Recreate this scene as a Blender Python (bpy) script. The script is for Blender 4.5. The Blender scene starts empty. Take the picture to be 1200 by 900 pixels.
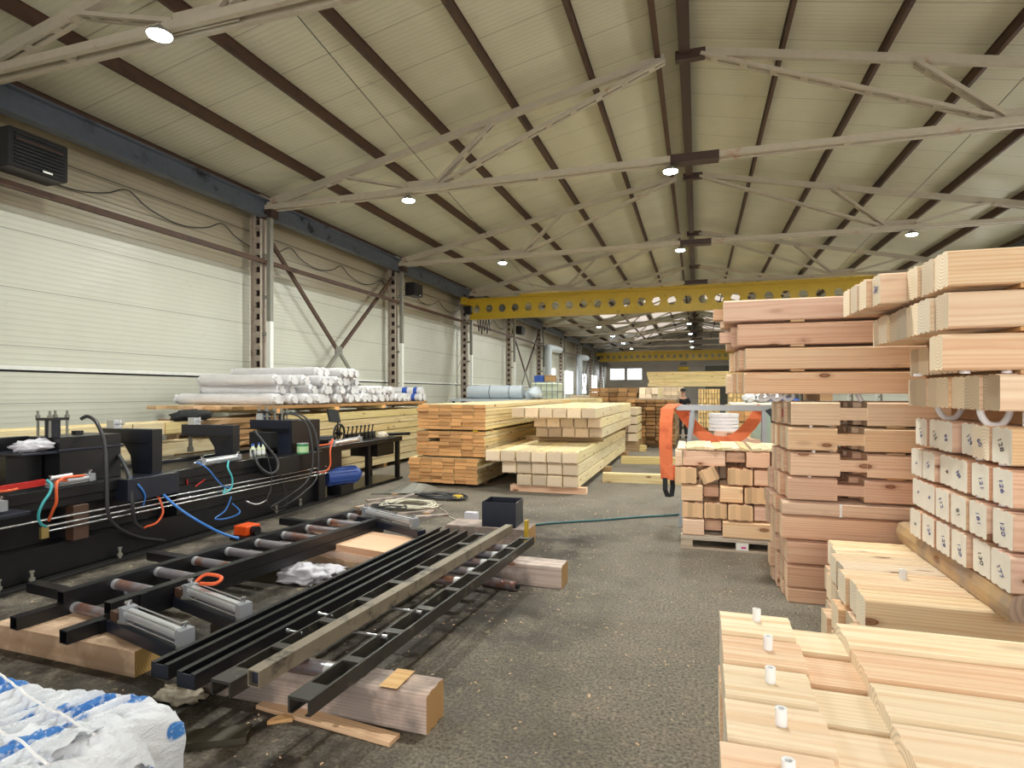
import bpy, bmesh, math, random
from mathutils import Vector, Matrix
from mathutils import noise as mnoise
rnd = random.Random(7)
PI = math.pi
scene = bpy.context.scene
COL = scene.collection
CAM_H, FPX, YAW, HOR = 1.65, 690.0, math.radians(17.49), 460.0
SA, CA = math.sin(YAW), math.cos(YAW)

def at(u, v, x=None, y=None, z=None):
    """where the sight line of a photo point meets the plane x=, y= or z= of the hall"""
    a, b = (u-600)/FPX, (HOR-v)/FPX
    d = Vector((-SA+a*CA, CA+a*SA, b))
    if z is not None: t = (z-CAM_H)/d.z
    elif x is not None: t = x/d.x
    else: t = y/d.y
    return Vector((0, 0, CAM_H))+d*t

# ------------------------------------------------------------------ materials
def srgb(r, g, b):
    f = lambda c: (c/255/12.92) if c/255 <= .04045 else ((c/255+.055)/1.055)**2.4
    return (f(r), f(g), f(b), 1)
class NT:
    def __init__(s, name):
        s.m = bpy.data.materials.new(name); s.m.use_nodes = True
        s.t = s.m.node_tree; s.b = s.t.nodes['Principled BSDF']
    def n(s, typ, **kw):
        x = s.t.nodes.new(typ)
        for k, v in kw.items(): setattr(x, k, v)
        return x
    def l(s, a, b): s.t.links.new(a, b)
    def val(s, sock, v):
        if hasattr(v, 'is_output') or isinstance(v, bpy.types.NodeSocket): s.l(v, sock)
        else: sock.default_value = v
    def math(s, op, a, b=0.0, c=None, clamp=False):
        x = s.n('ShaderNodeMath', operation=op); x.use_clamp = clamp
        s.val(x.inputs[0], a); s.val(x.inputs[1], b)
        if c is not None: s.val(x.inputs[2], c)
        return x.outputs[0]
    def coord(s, kind='Object'): return s.n('ShaderNodeTexCoord').outputs[kind]
    def scale(s, vec, sc, loc=(0, 0, 0)):
        x = s.n('ShaderNodeMapping'); s.l(vec, x.inputs[0]); x.inputs['Scale'].default_value = sc; x.inputs['Location'].default_value = loc
        return x.outputs[0]
    def noise(s, vec, scale=1, detail=2, rough=.5):
        x = s.n('ShaderNodeTexNoise'); s.l(vec, x.inputs['Vector']); x.inputs['Scale'].default_value = scale
        x.inputs['Detail'].default_value = detail; x.inputs['Roughness'].default_value = rough
        return x.outputs['Fac']
    def ramp(s, fac, stops):
        x = s.n('ShaderNodeValToRGB'); e = x.color_ramp.elements
        while len(e) < len(stops): e.new(.5)
        for q, (p, c) in zip(e, stops):
            q.position = p; q.color = c if hasattr(c, '__len__') else (c, c, c, 1)
        s.l(fac, x.inputs[0]); return x.outputs[0]
    def mix(s, fac, a, b, mode='MIX'):
        x = s.n('ShaderNodeMix', data_type='RGBA', blend_type=mode)
        s.val(x.inputs[0], fac); s.val(x.inputs[6], a); s.val(x.inputs[7], b)
        return x.outputs[2]
    def bump(s, h, strength=.3, dist=.01):
        x = s.n('ShaderNodeBump'); x.inputs['Strength'].default_value = strength; x.inputs['Distance'].default_value = dist
        s.l(h, x.inputs['Height']); s.l(x.outputs[0], s.b.inputs['Normal'])
    def out(s, col, rough=.6, metal=0, spec=None):
        s.val(s.b.inputs['Base Color'], col); s.val(s.b.inputs['Roughness'], rough); s.b.inputs['Metallic'].default_value = metal
        if spec is not None: s.b.inputs['Specular IOR Level'].default_value = spec
        return s.m

def paint(name, c, rough=.5, metal=0, var=.12, dirt=None, dscale=6, damt=.5, spec=None):
    """flat paint with a little unevenness and, if asked, patches of rust or dirt"""
    t = NT(name); co = t.coord()
    n1 = t.noise(co, 9, 3)
    dark = tuple(x*(1-var) for x in c[:3])+(1,); light = tuple(min(1, x*(1+var)) for x in c[:3])+(1,)
    col = t.mix(n1, dark, light)
    if dirt:
        n2 = t.noise(co, dscale, 5, .65)
        f = t.ramp(n2, [(damt, 0.), (min(1, damt+.12), 1.)])
        col = t.mix(f, col, dirt)
    return t.out(col, rough, metal, spec)

def pine(name, light, dark, endc=None, tint=.09, ringw=.016, knots=True, grey=None, lam=False):
    """sawn softwood: growth rings about a pith that lies elsewhere in every piece, streaks, knots"""
    t = NT(name); co = t.coord()
    r = t.n('ShaderNodeObjectInfo').outputs['Random']
    r2 = t.math('FRACT', t.math('MULTIPLY', r, 37.17)); r3 = t.math('FRACT', t.math('MULTIPLY', r, 91.7))
    cb = t.n('ShaderNodeCombineXYZ')
    t.l(t.math('MULTIPLY', r, 40.), cb.inputs[0])
    t.l(t.math('MULTIPLY_ADD', r2, .16, -.08), cb.inputs[1])
    t.l(t.math('MULTIPLY_ADD', r3, .2, -.2), cb.inputs[2])
    va = t.n('ShaderNodeVectorMath', operation='ADD'); t.l(co, va.inputs[0]); t.l(cb.outputs[0], va.inputs[1]); p = va.outputs[0]
    dist = t.noise(t.scale(p, (.9, 4, 4)), 1, 3)
    ln = t.n('ShaderNodeVectorMath', operation='LENGTH'); t.l(t.scale(p, (0, 1, 1)), ln.inputs[0])
    ph = t.math('MULTIPLY_ADD', ln.outputs['Value'], 2*PI/ringw, t.math('MULTIPLY', dist, 16.))
    ring = t.math('MULTIPLY_ADD', t.math('SINE', ph), .5, .5)
    ring = t.math('POWER', ring, 2.2)
    streak = t.noise(t.scale(p, (1.2, 38, 38)), 1, 3, .6)
    f = t.math('ADD', t.math('MULTIPLY', ring, .62), t.math('MULTIPLY', t.ramp(streak, [(.35, 0.), (.68, 1.)]), .5))
    f = t.math('MULTIPLY', f, .95, clamp=True)
    col = t.mix(f, light, dark)
    broad = t.noise(t.scale(p, (.5, 5, 5)), 1, 2)
    col = t.mix(t.math('MULTIPLY', broad, .5), col, tuple(x*y for x, y in zip(dark[:3], (1.02, .9, .85)))+(1,))
    hv = t.n('ShaderNodeHueSaturation')
    t.val(hv.inputs['Value'], t.math('MULTIPLY_ADD', r3, tint*2, 1-tint)); t.val(hv.inputs['Saturation'], t.math('MULTIPLY_ADD', r2, .3, .78))
    t.val(hv.inputs['Hue'], t.math('MULTIPLY_ADD', r, .012, .494)); t.l(col, hv.inputs['Color']); col = hv.outputs[0]
    if knots:
        vo = t.n('ShaderNodeTexVoronoi'); t.l(t.scale(p, (2.5, 6, 6)), vo.inputs['Vector']); vo.inputs['Scale'].default_value = 1
        k = t.ramp(vo.outputs['Distance'], [(0, .95), (.07, .75), (.1, 1.), (.125, .3), (.22, 0.)])
        col = t.mix(k, col, srgb(126, 74, 44))
    if grey:
        g = t.ramp(t.noise(co, 3, 4, .6), [(.42, 0.), (.6, 1.)])
        col = t.mix(t.math('MULTIPLY', g, .75), col, grey)
    if endc:
        # end grain, told from the sides by the piece's own lengthwise direction
        g = t.n('ShaderNodeNewGeometry').outputs['Normal']
        vt = t.n('ShaderNodeVectorTransform', vector_type='NORMAL', convert_from='WORLD', convert_to='OBJECT'); t.l(g, vt.inputs[0])
        sx = t.n('ShaderNodeSeparateXYZ'); t.l(vt.outputs[0], sx.inputs[0])
        e = t.ramp(t.math('ABSOLUTE', sx.outputs[0]), [(.8, 0.), (.95, 1.)])
        ec = t.mix(ring, endc, tuple(x*.74 for x in endc[:3])+(1,))
        v_ = t.math('MULTIPLY_ADD', r2, .5, .75)
        if lam:
            so = t.n('ShaderNodeSeparateXYZ'); t.l(co, so.inputs[0]); wn = t.n('ShaderNodeTexWhiteNoise', noise_dimensions='1D')
            t.l(t.math('ADD', t.math('FLOOR', t.math('MULTIPLY', t.math('ADD', so.outputs[1], 1.), 21.)), t.math('MULTIPLY', r, 99.)), wn.inputs['W'])
            v_ = t.math('MULTIPLY_ADD', wn.outputs['Value'], .42, .72)
        h2 = t.n('ShaderNodeHueSaturation'); t.val(h2.inputs['Value'], v_); t.l(ec, h2.inputs['Color'])
        col = t.mix(e, col, h2.outputs[0])
    t.bump(f, .12, .002)
    return t.out(col, .62, 0, .25)

M = {}
M['pine'] = pine('pale_pine', srgb(242, 218, 184), srgb(222, 178, 138), endc=srgb(242, 220, 190))
M['pine_white'] = pine('cream_pine', srgb(245, 232, 202), srgb(226, 196, 156), endc=srgb(244, 228, 204))
M['pine_pink'] = pine('pink_pine', srgb(236, 206, 178), srgb(212, 168, 138), endc=srgb(240, 208, 176))
M['pine_yellow'] = pine('yellow_pine', srgb(230, 214, 166), srgb(198, 174, 118), endc=srgb(226, 190, 130), ringw=.02)
M['pine_orange'] = pine('orange_ended_pine', srgb(230, 214, 166), srgb(200, 174, 118), endc=srgb(224, 168, 112), ringw=.02)
M['pine_chalk'] = pine('chalky_ended_pine', srgb(232, 220, 176), srgb(206, 184, 132), endc=srgb(236, 214, 186), ringw=.02)
M['pine_brown'] = pine('rough_brown_board', srgb(188, 156, 108), srgb(136, 104, 66), endc=srgb(164, 124, 80), tint=.34, ringw=.02)
M['pine_lam'] = pine('laminated_offcut_pine', srgb(238, 214, 184), srgb(216, 176, 142), endc=srgb(226, 188, 146), lam=True)
M['pallet'] = pine('weathered_pallet_wood', srgb(196, 184, 164), srgb(156, 142, 124), knots=False)
M['pine_dirty'] = pine('dirty_pine', srgb(212, 196, 184), srgb(172, 150, 138), endc=srgb(180, 144, 98), grey=srgb(104, 98, 94))
M['pine_stained'] = pine('oil_stained_pine', srgb(232, 204, 172), srgb(206, 168, 130), endc=srgb(206, 168, 106), grey=srgb(150, 122, 98))
M['slat'] = pine('slat_pine', srgb(226, 190, 136), srgb(196, 150, 98), knots=False)

def floor_mat():
    t = NT('dusty_floor'); co = t.coord()
    big = t.noise(co, .45, 4, .6); mid = t.noise(co, 3.2, 5, .65); fine = t.noise(co, 55, 4, .7)
    c = t.ramp(big, [(.3, srgb(86, 79, 71)), (.55, srgb(108, 99, 88)), (.75, srgb(126, 117, 102))])
    c = t.mix(t.ramp(mid, [(.35, .75), (.62, 0.)]), c, srgb(78, 72, 64))
    c = t.mix(t.math('MULTIPLY', t.ramp(fine, [(.4, 0.), (.7, 1.)]), .55), c, srgb(186, 176, 156))
    g = t.ramp(fine, [(.3, 1.), (.44, 0.)]); c = t.mix(t.math('MULTIPLY', g, .7), c, srgb(54, 50, 46))
    # oily ground around the conveyors and machine
    sx = t.n('ShaderNodeSeparateXYZ'); t.l(co, sx.inputs[0])
    wob = t.math('MULTIPLY_ADD', t.noise(co, 1.1, 3), 2.4, -1.2)
    lx = t.math('ADD', sx.outputs[0], wob); ly = t.math('ADD', sx.outputs[1], wob)
    m1 = t.ramp(t.math('MULTIPLY_ADD', lx, -.5, -.05), [(.3, 0.), (.75, 1.)])
    m2 = t.ramp(t.math('MULTIPLY_ADD', ly, -.12, 1.3), [(.25, 0.), (.6, 1.)])
    m = t.math('MULTIPLY', t.math('MULTIPLY', m1, m2), t.ramp(t.noise(co, 1.5, 5, .7), [(.38, .15), (.54, .95)]))
    c = t.mix(m, c, srgb(50, 44, 38))
    m3 = t.ramp(t.noise(t.scale(co, (1, 1, 1), (7, 3, 0)), .9, 5, .7), [(.5, 0.), (.66, .45)]); c = t.mix(m3, c, srgb(70, 64, 56))
    d = t.ramp(t.noise(co, 14, 3, .6), [(.62, 0.), (.72, .5)]); c = t.mix(d, c, srgb(170, 156, 128))
    t.bump(t.math('ADD', mid, fine), .5, .012)
    return t.out(c, t.ramp(mid, [(.3, .62), (.6, .9)]), 0, .35)
M['floor'] = floor_mat()

def panel_mat(name, base, dark, axis, pitch, seam, fine, off=0., rough=.35):
    """ribbed sandwich panel; ribs and seams cross the chosen axis"""
    t = NT(name); co = t.coord(); sx = t.n('ShaderNodeSeparateXYZ'); t.l(co, sx.inputs[0]); q = sx.outputs[axis]
    rib = t.math('MULTIPLY_ADD', t.math('SINE', t.math('MULTIPLY', q, 2*PI/fine)), .5, .5); rib = t.math('POWER', rib, 3.)
    fr = t.math('FRACT', t.math('DIVIDE', t.math('ADD', q, off), pitch))
    sm = t.math('LESS_THAN', fr, seam/pitch)
    n = t.noise(co, .6, 4, .6)
    c = t.mix(t.ramp(n, [(.35, 0.), (.7, .55)]), base, dark)
    blot = t.ramp(t.noise(co, 2.6, 5, .7), [(.66, 0.), (.74, .35)]); c = t.mix(blot, c, tuple(x*.55 for x in dark[:3])+(1,))
    c = t.mix(t.math('MULTIPLY', rib, .14), c, tuple(x*.6 for x in dark[:3])+(1,))
    c = t.mix(t.math('MULTIPLY', sm, .75), c, tuple(x*.35 for x in dark[:3])+(1,))
    t.bump(t.math('SUBTRACT', rib, t.math('MULTIPLY', sm, 2.)), .5, .004)
    return t.out(c, rough, 0, .5)
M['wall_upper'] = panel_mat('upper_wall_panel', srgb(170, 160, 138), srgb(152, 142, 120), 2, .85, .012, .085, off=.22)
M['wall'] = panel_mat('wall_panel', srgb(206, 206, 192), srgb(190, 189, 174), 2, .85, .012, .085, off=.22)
M['ceiling'] = panel_mat('roof_panel', srgb(204, 202, 180), srgb(182, 178, 154), 1, 1.0, .014, .1, off=.3)
M['back'] = panel_mat('end_wall_panel', srgb(222, 212, 200), srgb(204, 192, 178), 2, 1.1, .02, .12)
M['steel'] = paint('grey_painted_steel', srgb(182, 173, 155), .5, 0, .12, srgb(160, 108, 70), 2.2, .62)
M['steel_dull'] = paint('dull_column_steel', srgb(172, 160, 146), .6, 0, .15, srgb(104, 70, 52), 3, .58)
M['steel_grey'] = paint('grey_steel', srgb(128, 126, 116), .5, 0, .1)
M['white_paint'] = paint('white_painted_steel', srgb(228, 228, 222), .5)
M['rust'] = paint('brown_primer_steel', srgb(76, 52, 38), .6, 0, .25, srgb(56, 40, 32), 3, .55)
M['darkbrown'] = paint('dark_ridge_steel', srgb(60, 42, 36), .5, 0, .2)
M['rail'] = paint('dark_blue_steel', srgb(94, 102, 114), .34, .25, .2, srgb(38, 36, 40), 2, .55)
M['yellow'] = paint('yellow_paint', srgb(190, 158, 36), .42, 0, .1, srgb(140, 112, 24), 3, .62)
M['black'] = paint('black_gloss_paint', srgb(21, 21, 24), .33, 0, .3, srgb(48, 45, 44), 8, .66)
M['black_blue'] = paint('blue_black_paint', srgb(29, 33, 46), .34, 0, .25, srgb(62, 66, 78), 7, .66)
M['black_matt'] = paint('black_matt', srgb(26, 26, 26), .8)
M['dirty_black'] = paint('scuffed_black_steel', srgb(52, 49, 44), .45, .2, .3, srgb(112, 104, 90), 9, .6)
M['grey_tube'] = paint('bare_grey_tube', srgb(128, 117, 100), .5, .25, .2, srgb(66, 60, 52), 7, .54)
M['pipe'] = paint('worn_roller_steel', srgb(142, 138, 144), .38, .6, .15, srgb(136, 92, 72), 3, .5)
M['chrome'] = paint('bright_steel', srgb(214, 216, 220), .22, .9, .06)
M['alu'] = paint('aluminium', srgb(206, 208, 212), .35, .6, .06)
M['brass'] = paint('brass_fitting', srgb(196, 172, 110), .35, .8, .1)
M['rubber'] = paint('black_rubber', srgb(44, 44, 46), .5)
M['hose_blue'] = paint('blue_hose', srgb(56, 112, 184), .35)
M['hose_teal'] = paint('teal_hose', srgb(70, 170, 176), .35)
M['hose_green'] = paint('dull_teal_hose', srgb(58, 100, 104), .45)
M['hose_orange'] = paint('orange_hose', srgb(222, 96, 52), .4)
M['red'] = paint('red_paint', srgb(186, 40, 34), .4)
M['orange_box'] = paint('orange_plastic', srgb(226, 84, 26), .4)
M['motor'] = paint('blue_motor_paint', srgb(40, 70, 140), .4, 0, .15)
M['white_plastic'] = paint('white_plastic', srgb(238, 238, 240), .35, 0, .03)
M['blue_plastic'] = paint('blue_plastic', srgb(50, 90, 180), .4)
M['green_can'] = paint('green_tin', srgb(58, 142, 84), .35)
M['cream'] = paint('primed_cream', srgb(244, 236, 222), .5)
M['sling'] = paint('orange_webbing', srgb(232, 124, 80), .8, 0, .12, srgb(212, 100, 64), 5, .56)
M['web_black'] = paint('black_webbing', srgb(34, 36, 40), .8)
M['cloth'] = paint('grey_white_rag', srgb(206, 204, 212), .85, 0, .1, srgb(150, 146, 150), 7, .6)
M['paper'] = paint('grubby_paper', srgb(206, 194, 174), .85, 0, .1, srgb(150, 138, 118), 9, .6)
M['cable_white'] = paint('off_white_cable', srgb(206, 200, 180), .6)
M['grey_gal'] = paint('galvanised_bar', srgb(156, 160, 166), .4, .4, .1)
M['skin'] = paint('skin', srgb(196, 146, 120), .6, 0, .05)
M['trouser'] = paint('dark_trousers', srgb(40, 42, 48), .85)
M['shirt'] = paint('black_shirt', srgb(24, 25, 28), .85)
M['ink'] = paint('blue_marker_ink', srgb(44, 58, 140), .6, 0, .05)
M['ink_dark'] = paint('dark_marker_ink', srgb(52, 46, 60), .6, 0, .05)
M['label_red'] = paint('red_print', srgb(196, 60, 70), .6)
M['label_pink'] = paint('pink_print', srgb(206, 70, 150), .6)
M['sheet'] = paint('grey_sheet_metal', srgb(120, 118, 108), .45, .4, .15, srgb(84, 78, 68), 5, .56)
M['pale_blue_wrap'] = paint('pale_blue_wrap', srgb(180, 188, 194), .45, 0, .08)
M['tote'] = paint('translucent_tote', srgb(206, 214, 186), .45, 0, .06)
M['green_wrap'] = paint('grey_green_bag', srgb(148, 166, 152), .4, 0, .1)
M['wood_grey'] = pine('old_log', srgb(206, 176, 130), srgb(160, 128, 96), endc=srgb(178, 156, 140), ringw=.03, grey=srgb(150, 136, 126))
M['dark_plank'] = paint('oily_plank', srgb(66, 60, 46), .7, 0, .3)

def glow(name, c, s):
    t = NT(name); t.b.inputs['Base Color'].default_value = (.8, .8, .8, 1)
    t.b.inputs['Emission Color'].default_value = c; t.b.inputs['Emission Strength'].default_value = s
    return t.m
M['lamp'] = glow('lamp_glow', (.86, 1, .97, 1), 40)
M['window'] = glow('daylit_pane', (.93, .96, 1, 1), 2.6)
M['roof_sheen'] = glow('reflected_roof_glow', (1, .86, .76, 1), .55)  # added glow that stands in for daylight reflected off the glossy roof

def sack_mat():
    t = NT('woven_sack'); co = t.coord()
    n = t.noise(co, 5, 4, .6)
    c = t.mix(n, srgb(208, 213, 222), srgb(238, 240, 245))
    m = t.ramp(t.noise(t.scale(co, (4.2, 1.6, 2.4), (2.3, .4, .2)), 2.2, 1), [(.60, 0.), (.615, 1.)])
    w = t.ramp(t.noise(co, 45, 2), [(.36, .45), (.44, 1.)])
    c = t.mix(t.math('MULTIPLY', m, w), c, srgb(66, 128, 200))
    g = t.ramp(t.noise(t.scale(co, (1.2, 2.0, 3)), 2.3, 3), [(.64, 0.), (.72, .45)]); c = t.mix(g, c, srgb(150, 150, 148))
    cr = t.noise(t.scale(co, (16, 5, 12)), 1, 5, .75)
    t.bump(t.math('ABSOLUTE', t.math('SUBTRACT', cr, .5)), .6, .03)
    return t.out(c, .42, 0, .45)
M['sack'] = sack_mat()
def wrap_mat():
    t = NT('white_plastic_wrap'); co = t.coord()
    c = t.mix(t.noise(co, 8, 3), srgb(206, 204, 206), srgb(236, 235, 236))
    t.bump(t.noise(co, 26, 4, .7), .5, .02)
    return t.out(c, .3, 0, .5)
M['wrap'] = wrap_mat()

# ------------------------------------------------------------------ mesh builder
class MB:
    def __init__(s): s.v = []; s.f = []; s.mi = []; s.sm = []
    def add(s, vs, fs, mi=0, sm=False):
        o = len(s.v); s.v += [tuple(p) for p in vs]
        for f in fs: s.f.append([i+o for i in f]); s.mi.append(mi); s.sm.append(sm)
        return s
    def box(s, x0, x1, y0, y1, z0, z1, mi=0, ch=0.0):
        if ch > 0:
            cx, cy = (x0+x1)/2, (y0+y1)/2
            ring = lambda d, z: [(x0+d, y0+d, z), (x1-d, y0+d, z), (x1-d, y1-d, z), (x0+d, y1-d, z)]
            vs = ring(ch, z0)+ring(0, z0+ch)+ring(0, z1-ch)+ring(ch, z1); fs = [(3, 2, 1, 0), (12, 13, 14, 15)]
            for k in range(3):
                for i in range(4): j = (i+1) % 4; fs.append((k*4+i, k*4+j, k*4+4+j, k*4+4+i))
            return s.add(vs, fs, mi)
        vs = [(x0, y0, z0), (x1, y0, z0), (x1, y1, z0), (x0, y1, z0), (x0, y0, z1), (x1, y0, z1), (x1, y1, z1), (x0, y1, z1)]
        return s.add(vs, [(3, 2, 1, 0), (4, 5, 6, 7), (0, 1, 5, 4), (1, 2, 6, 5), (2, 3, 7, 6), (3, 0, 4, 7)], mi)
    def bar(s, p, q, w, h, mi=0, up=(0, 0, 1), tube=0.0):
        p, q = Vector(p), Vector(q); d = (q-p).normalized(); up = Vector(up)
        if abs(d.dot(up)) > .98: up = Vector((0, 1, 0))
        sd = d.cross(up).normalized(); u = sd.cross(d).normalized()
        c = [(-w/2, -h/2), (w/2, -h/2), (w/2, h/2), (-w/2, h/2)]
        vs = [p+sd*a+u*b for a, b in c]+[q+sd*a+u*b for a, b in c]
        fs = [(0, 1, 5, 4), (1, 2, 6, 5), (2, 3, 7, 6), (3, 0, 4, 7)]
        if not tube: return s.add(vs, fs+[(3, 2, 1, 0), (4, 5, 6, 7)], mi)
        c2 = [(a*(1-2*tube/w), b*(1-2*tube/h)) for a, b in c]
        vs += [p+sd*a+u*b for a, b in c2]+[q+sd*a+u*b for a, b in c2]
        for i in range(4):
            j = (i+1) % 4
            fs += [(i, 8+i, 8+j, j), (4+i, 4+j, 12+j, 12+i), (8+i, 12+i, 12+j, 8+j)]
        return s.add(vs, fs, mi)
    def cyl(s, p, q, r, n=14, mi=0, r2=None, caps=True, hollow=0):
        p, q = Vector(p), Vector(q); d = (q-p).normalized(); a = d.orthogonal().normalized(); b = d.cross(a)
        r2 = r if r2 is None else r2
        cs = [(math.cos(2*PI*i/n), math.sin(2*PI*i/n)) for i in range(n)]
        vs = [p+(a*c+b*t)*r for c, t in cs]+[q+(a*c+b*t)*r2 for c, t in cs]
        s.add(vs, [(i, (i+1) % n, n+(i+1) % n, n+i) for i in range(n)], mi, True)
        if hollow:
            k = hollow/r; vs2 = [p+(a*c+b*t)*r*k for c, t in cs]+[q+(a*c+b*t)*r2*k for c, t in cs]
            s.add(vs+vs2, [(i, 2*n+i, 2*n+(i+1) % n, (i+1) % n) for i in range(n)]+[(n+i, n+(i+1) % n, 3*n+(i+1) % n, 3*n+i) for i in range(n)], mi)
            s.add(vs2, [(i, n+i, n+(i+1) % n, (i+1) % n) for i in range(n)], mi, True)
        elif caps: s.add(vs, [tuple(range(n-1, -1, -1)), tuple(range(n, 2*n))], mi)
        return s
    def tube(s, pts, r, n=8, mi=0, sub=8, closed=False):
        P = [Vector(p) for p in pts]
        if sub > 1 and len(P) > 2:
            out = []
            for i in range(len(P)-1):
                a, b, c, d = P[max(i-1, 0)], P[i], P[i+1], P[min(i+2, len(P)-1)]
                for k in range(sub):
                    t = k/sub; out.append(.5*((2*b)+(c-a)*t+(2*a-5*b+4*c-d)*t*t+(3*b-a-3*c+d)*t**3))
            P = out+[P[-1]]
        o = []; prev = None
        for i, p in enumerate(P):
            d = (P[min(i+1, len(P)-1)]-P[max(i-1, 0)]).normalized()
            a = d.orthogonal().normalized() if prev is None else (prev-d*prev.dot(d)).normalized()
            prev = a; b = d.cross(a)
            o += [p+(a*math.cos(2*PI*k/n)+b*math.sin(2*PI*k/n))*r for k in range(n)]
        m = len(P); fs = [(i*n+k, i*n+(k+1) % n, (i+1)*n+(k+1) % n, (i+1)*n+k) for i in range(m-1) for k in range(n)]
        s.add(o, fs, mi, True); s.add(o, [tuple(range(n-1, -1, -1)), tuple(range((m-1)*n, m*n))], mi); return s
    def lathe(s, prof, c=(0, 0, 0), n=20, mi=0):
        vs = [(c[0]+r*math.cos(2*PI*k/n), c[1]+r*math.sin(2*PI*k/n), c[2]+z) for r, z in prof for k in range(n)]
        m = len(prof)
        s.add(vs, [(i*n+k, i*n+(k+1) % n, (i+1)*n+(k+1) % n, (i+1)*n+k) for i in range(m-1) for k in range(n)], mi, True); return s
    def prism(s, poly, p0, p1, e1, e2, mi=0, caps=True):
        """poly of (a,b) in the e1,e2 directions, swept from p0 to p1"""
        p0, p1, e1, e2 = map(Vector, (p0, p1, e1, e2)); n = len(poly)
        vs = [p0+e1*a+e2*b for a, b in poly]+[p1+e1*a+e2*b for a, b in poly]
        fs = [(i, (i+1) % n, n+(i+1) % n, n+i) for i in range(n)]
        if caps: fs += [tuple(range(n-1, -1, -1)), tuple(range(n, 2*n))]
        return s.add(vs, fs, mi)
    def blob(s, c, r, amp, freq, seed=0, n=20, mi=0, flat=None):
        c = Vector(c); m = n//2; vs = []
        for i in range(m+1):
            th = PI*i/m
            for k in range(n):
                ph = 2*PI*k/n; d = Vector((math.sin(th)*math.cos(ph), math.sin(th)*math.sin(ph), math.cos(th)))
                q = 1+amp*mnoise.fractal(d*freq+Vector((seed, seed*2.3, 0)), 1, 2, 4)
                p = Vector((d.x*r[0], d.y*r[1], d.z*r[2]))*q+c
                if flat is not None: p.z = max(p.z, flat)
                vs.append(p)
        return s.add(vs, [(i*n+k, i*n+(k+1) % n, (i+1)*n+(k+1) % n, (i+1)*n+k) for i in range(m) for k in range(n)], mi, True)
    def mesh(s, name, mats):
        me = bpy.data.meshes.new(name); me.from_pydata(s.v, [], s.f)
        if not isinstance(mats, (list, tuple)): mats = [mats]
        for m in mats: me.materials.append(M[m] if isinstance(m, str) else m)
        me.polygons.foreach_set('material_index', s.mi); me.polygons.foreach_set('use_smooth', s.sm)
        bm = bmesh.new(); bm.from_mesh(me); bmesh.ops.recalc_face_normals(bm, faces=bm.faces); bm.to_mesh(me); bm.free()
        me.update(); return me
    def build(s, name, mats, parent=None, loc=None, origin=False):
        if origin and s.v:
            xs, ys, zs = zip(*s.v); o = Vector(((min(xs)+max(xs))/2, (min(ys)+max(ys))/2, min(zs)))
            s.v = [(a-o.x, b-o.y, c-o.z) for a, b, c in s.v]; loc = o
        return link(name, s.mesh(name, mats), parent, loc)

def link(name, data, parent=None, loc=None, rz=0):
    o = bpy.data.objects.new(name, data); COL.objects.link(o)
    if loc is not None: o.location = loc
    if rz: o.rotation_euler.z = rz
    if parent is not None: o.parent = parent
    return o
def tag(o, label, cat, group=None, kind=None):
    o['label'] = label; o['category'] = cat
    if group: o['group'] = group
    if kind: o['kind'] = kind
    return o
def thing(name, label, cat, loc=(0, 0, 0), rz=0, group=None):
    return tag(link(name, None, None, loc, rz), label, cat, group)
def struct(o): o['kind'] = 'structure'; return o
def dup(root, loc=None, rz=None, label=None):
    r = root.copy(); COL.objects.link(r)
    if loc is not None: r.location = loc
    if rz is not None: r.rotation_euler.z = rz
    if label: r['label'] = label
    for ch in list(root.children):
        c = ch.copy(); COL.objects.link(c); c.parent = r
        for g in list(ch.children):
            d = g.copy(); COL.objects.link(d); d.parent = c
    return r
ORD = ['first', 'second', 'third', 'fourth', 'fifth', 'sixth', 'seventh', 'eighth', 'ninth', 'tenth', 'eleventh', 'twelfth', 'thirteenth', 'fourteenth', 'fifteenth', 'sixteenth', 'seventeenth', 'eighteenth']
def nth(i, n, first, last, mid):
    if n == 1: return ''
    return first if i == 0 else last if i == n-1 else '%s %s' % (ORD[i], mid)
LAMP_W, SKY_S, EXPO = 165, 3.9, 0.15
# ================================================================== the hall
TY = [5.15]+[4.68+6*k for k in range(1, 10)]
XL, XR, YF, YB = -9.55, 9.05, -6.0, 64.9
RX = -.25; SL = .206
def roofz(x, add=.0): return 7.61+add-SL*abs(x-RX)

m = MB(); m.box(XL-.2, XR+.2, YF-.2, YB+.2, -.2, 0); struct(m.build('floor', 'floor'))
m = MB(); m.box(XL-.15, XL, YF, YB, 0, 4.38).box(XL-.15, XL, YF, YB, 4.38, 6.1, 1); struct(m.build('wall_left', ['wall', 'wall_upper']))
m = MB(); m.box(XL, XL+.03, YF, YB, 1.985, 2.045)
m.box(XL, XL+.012, YF, YB, 1.955, 1.985, 1); struct(m.build('trim_1', ['white_paint', 'black_matt']))
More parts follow.
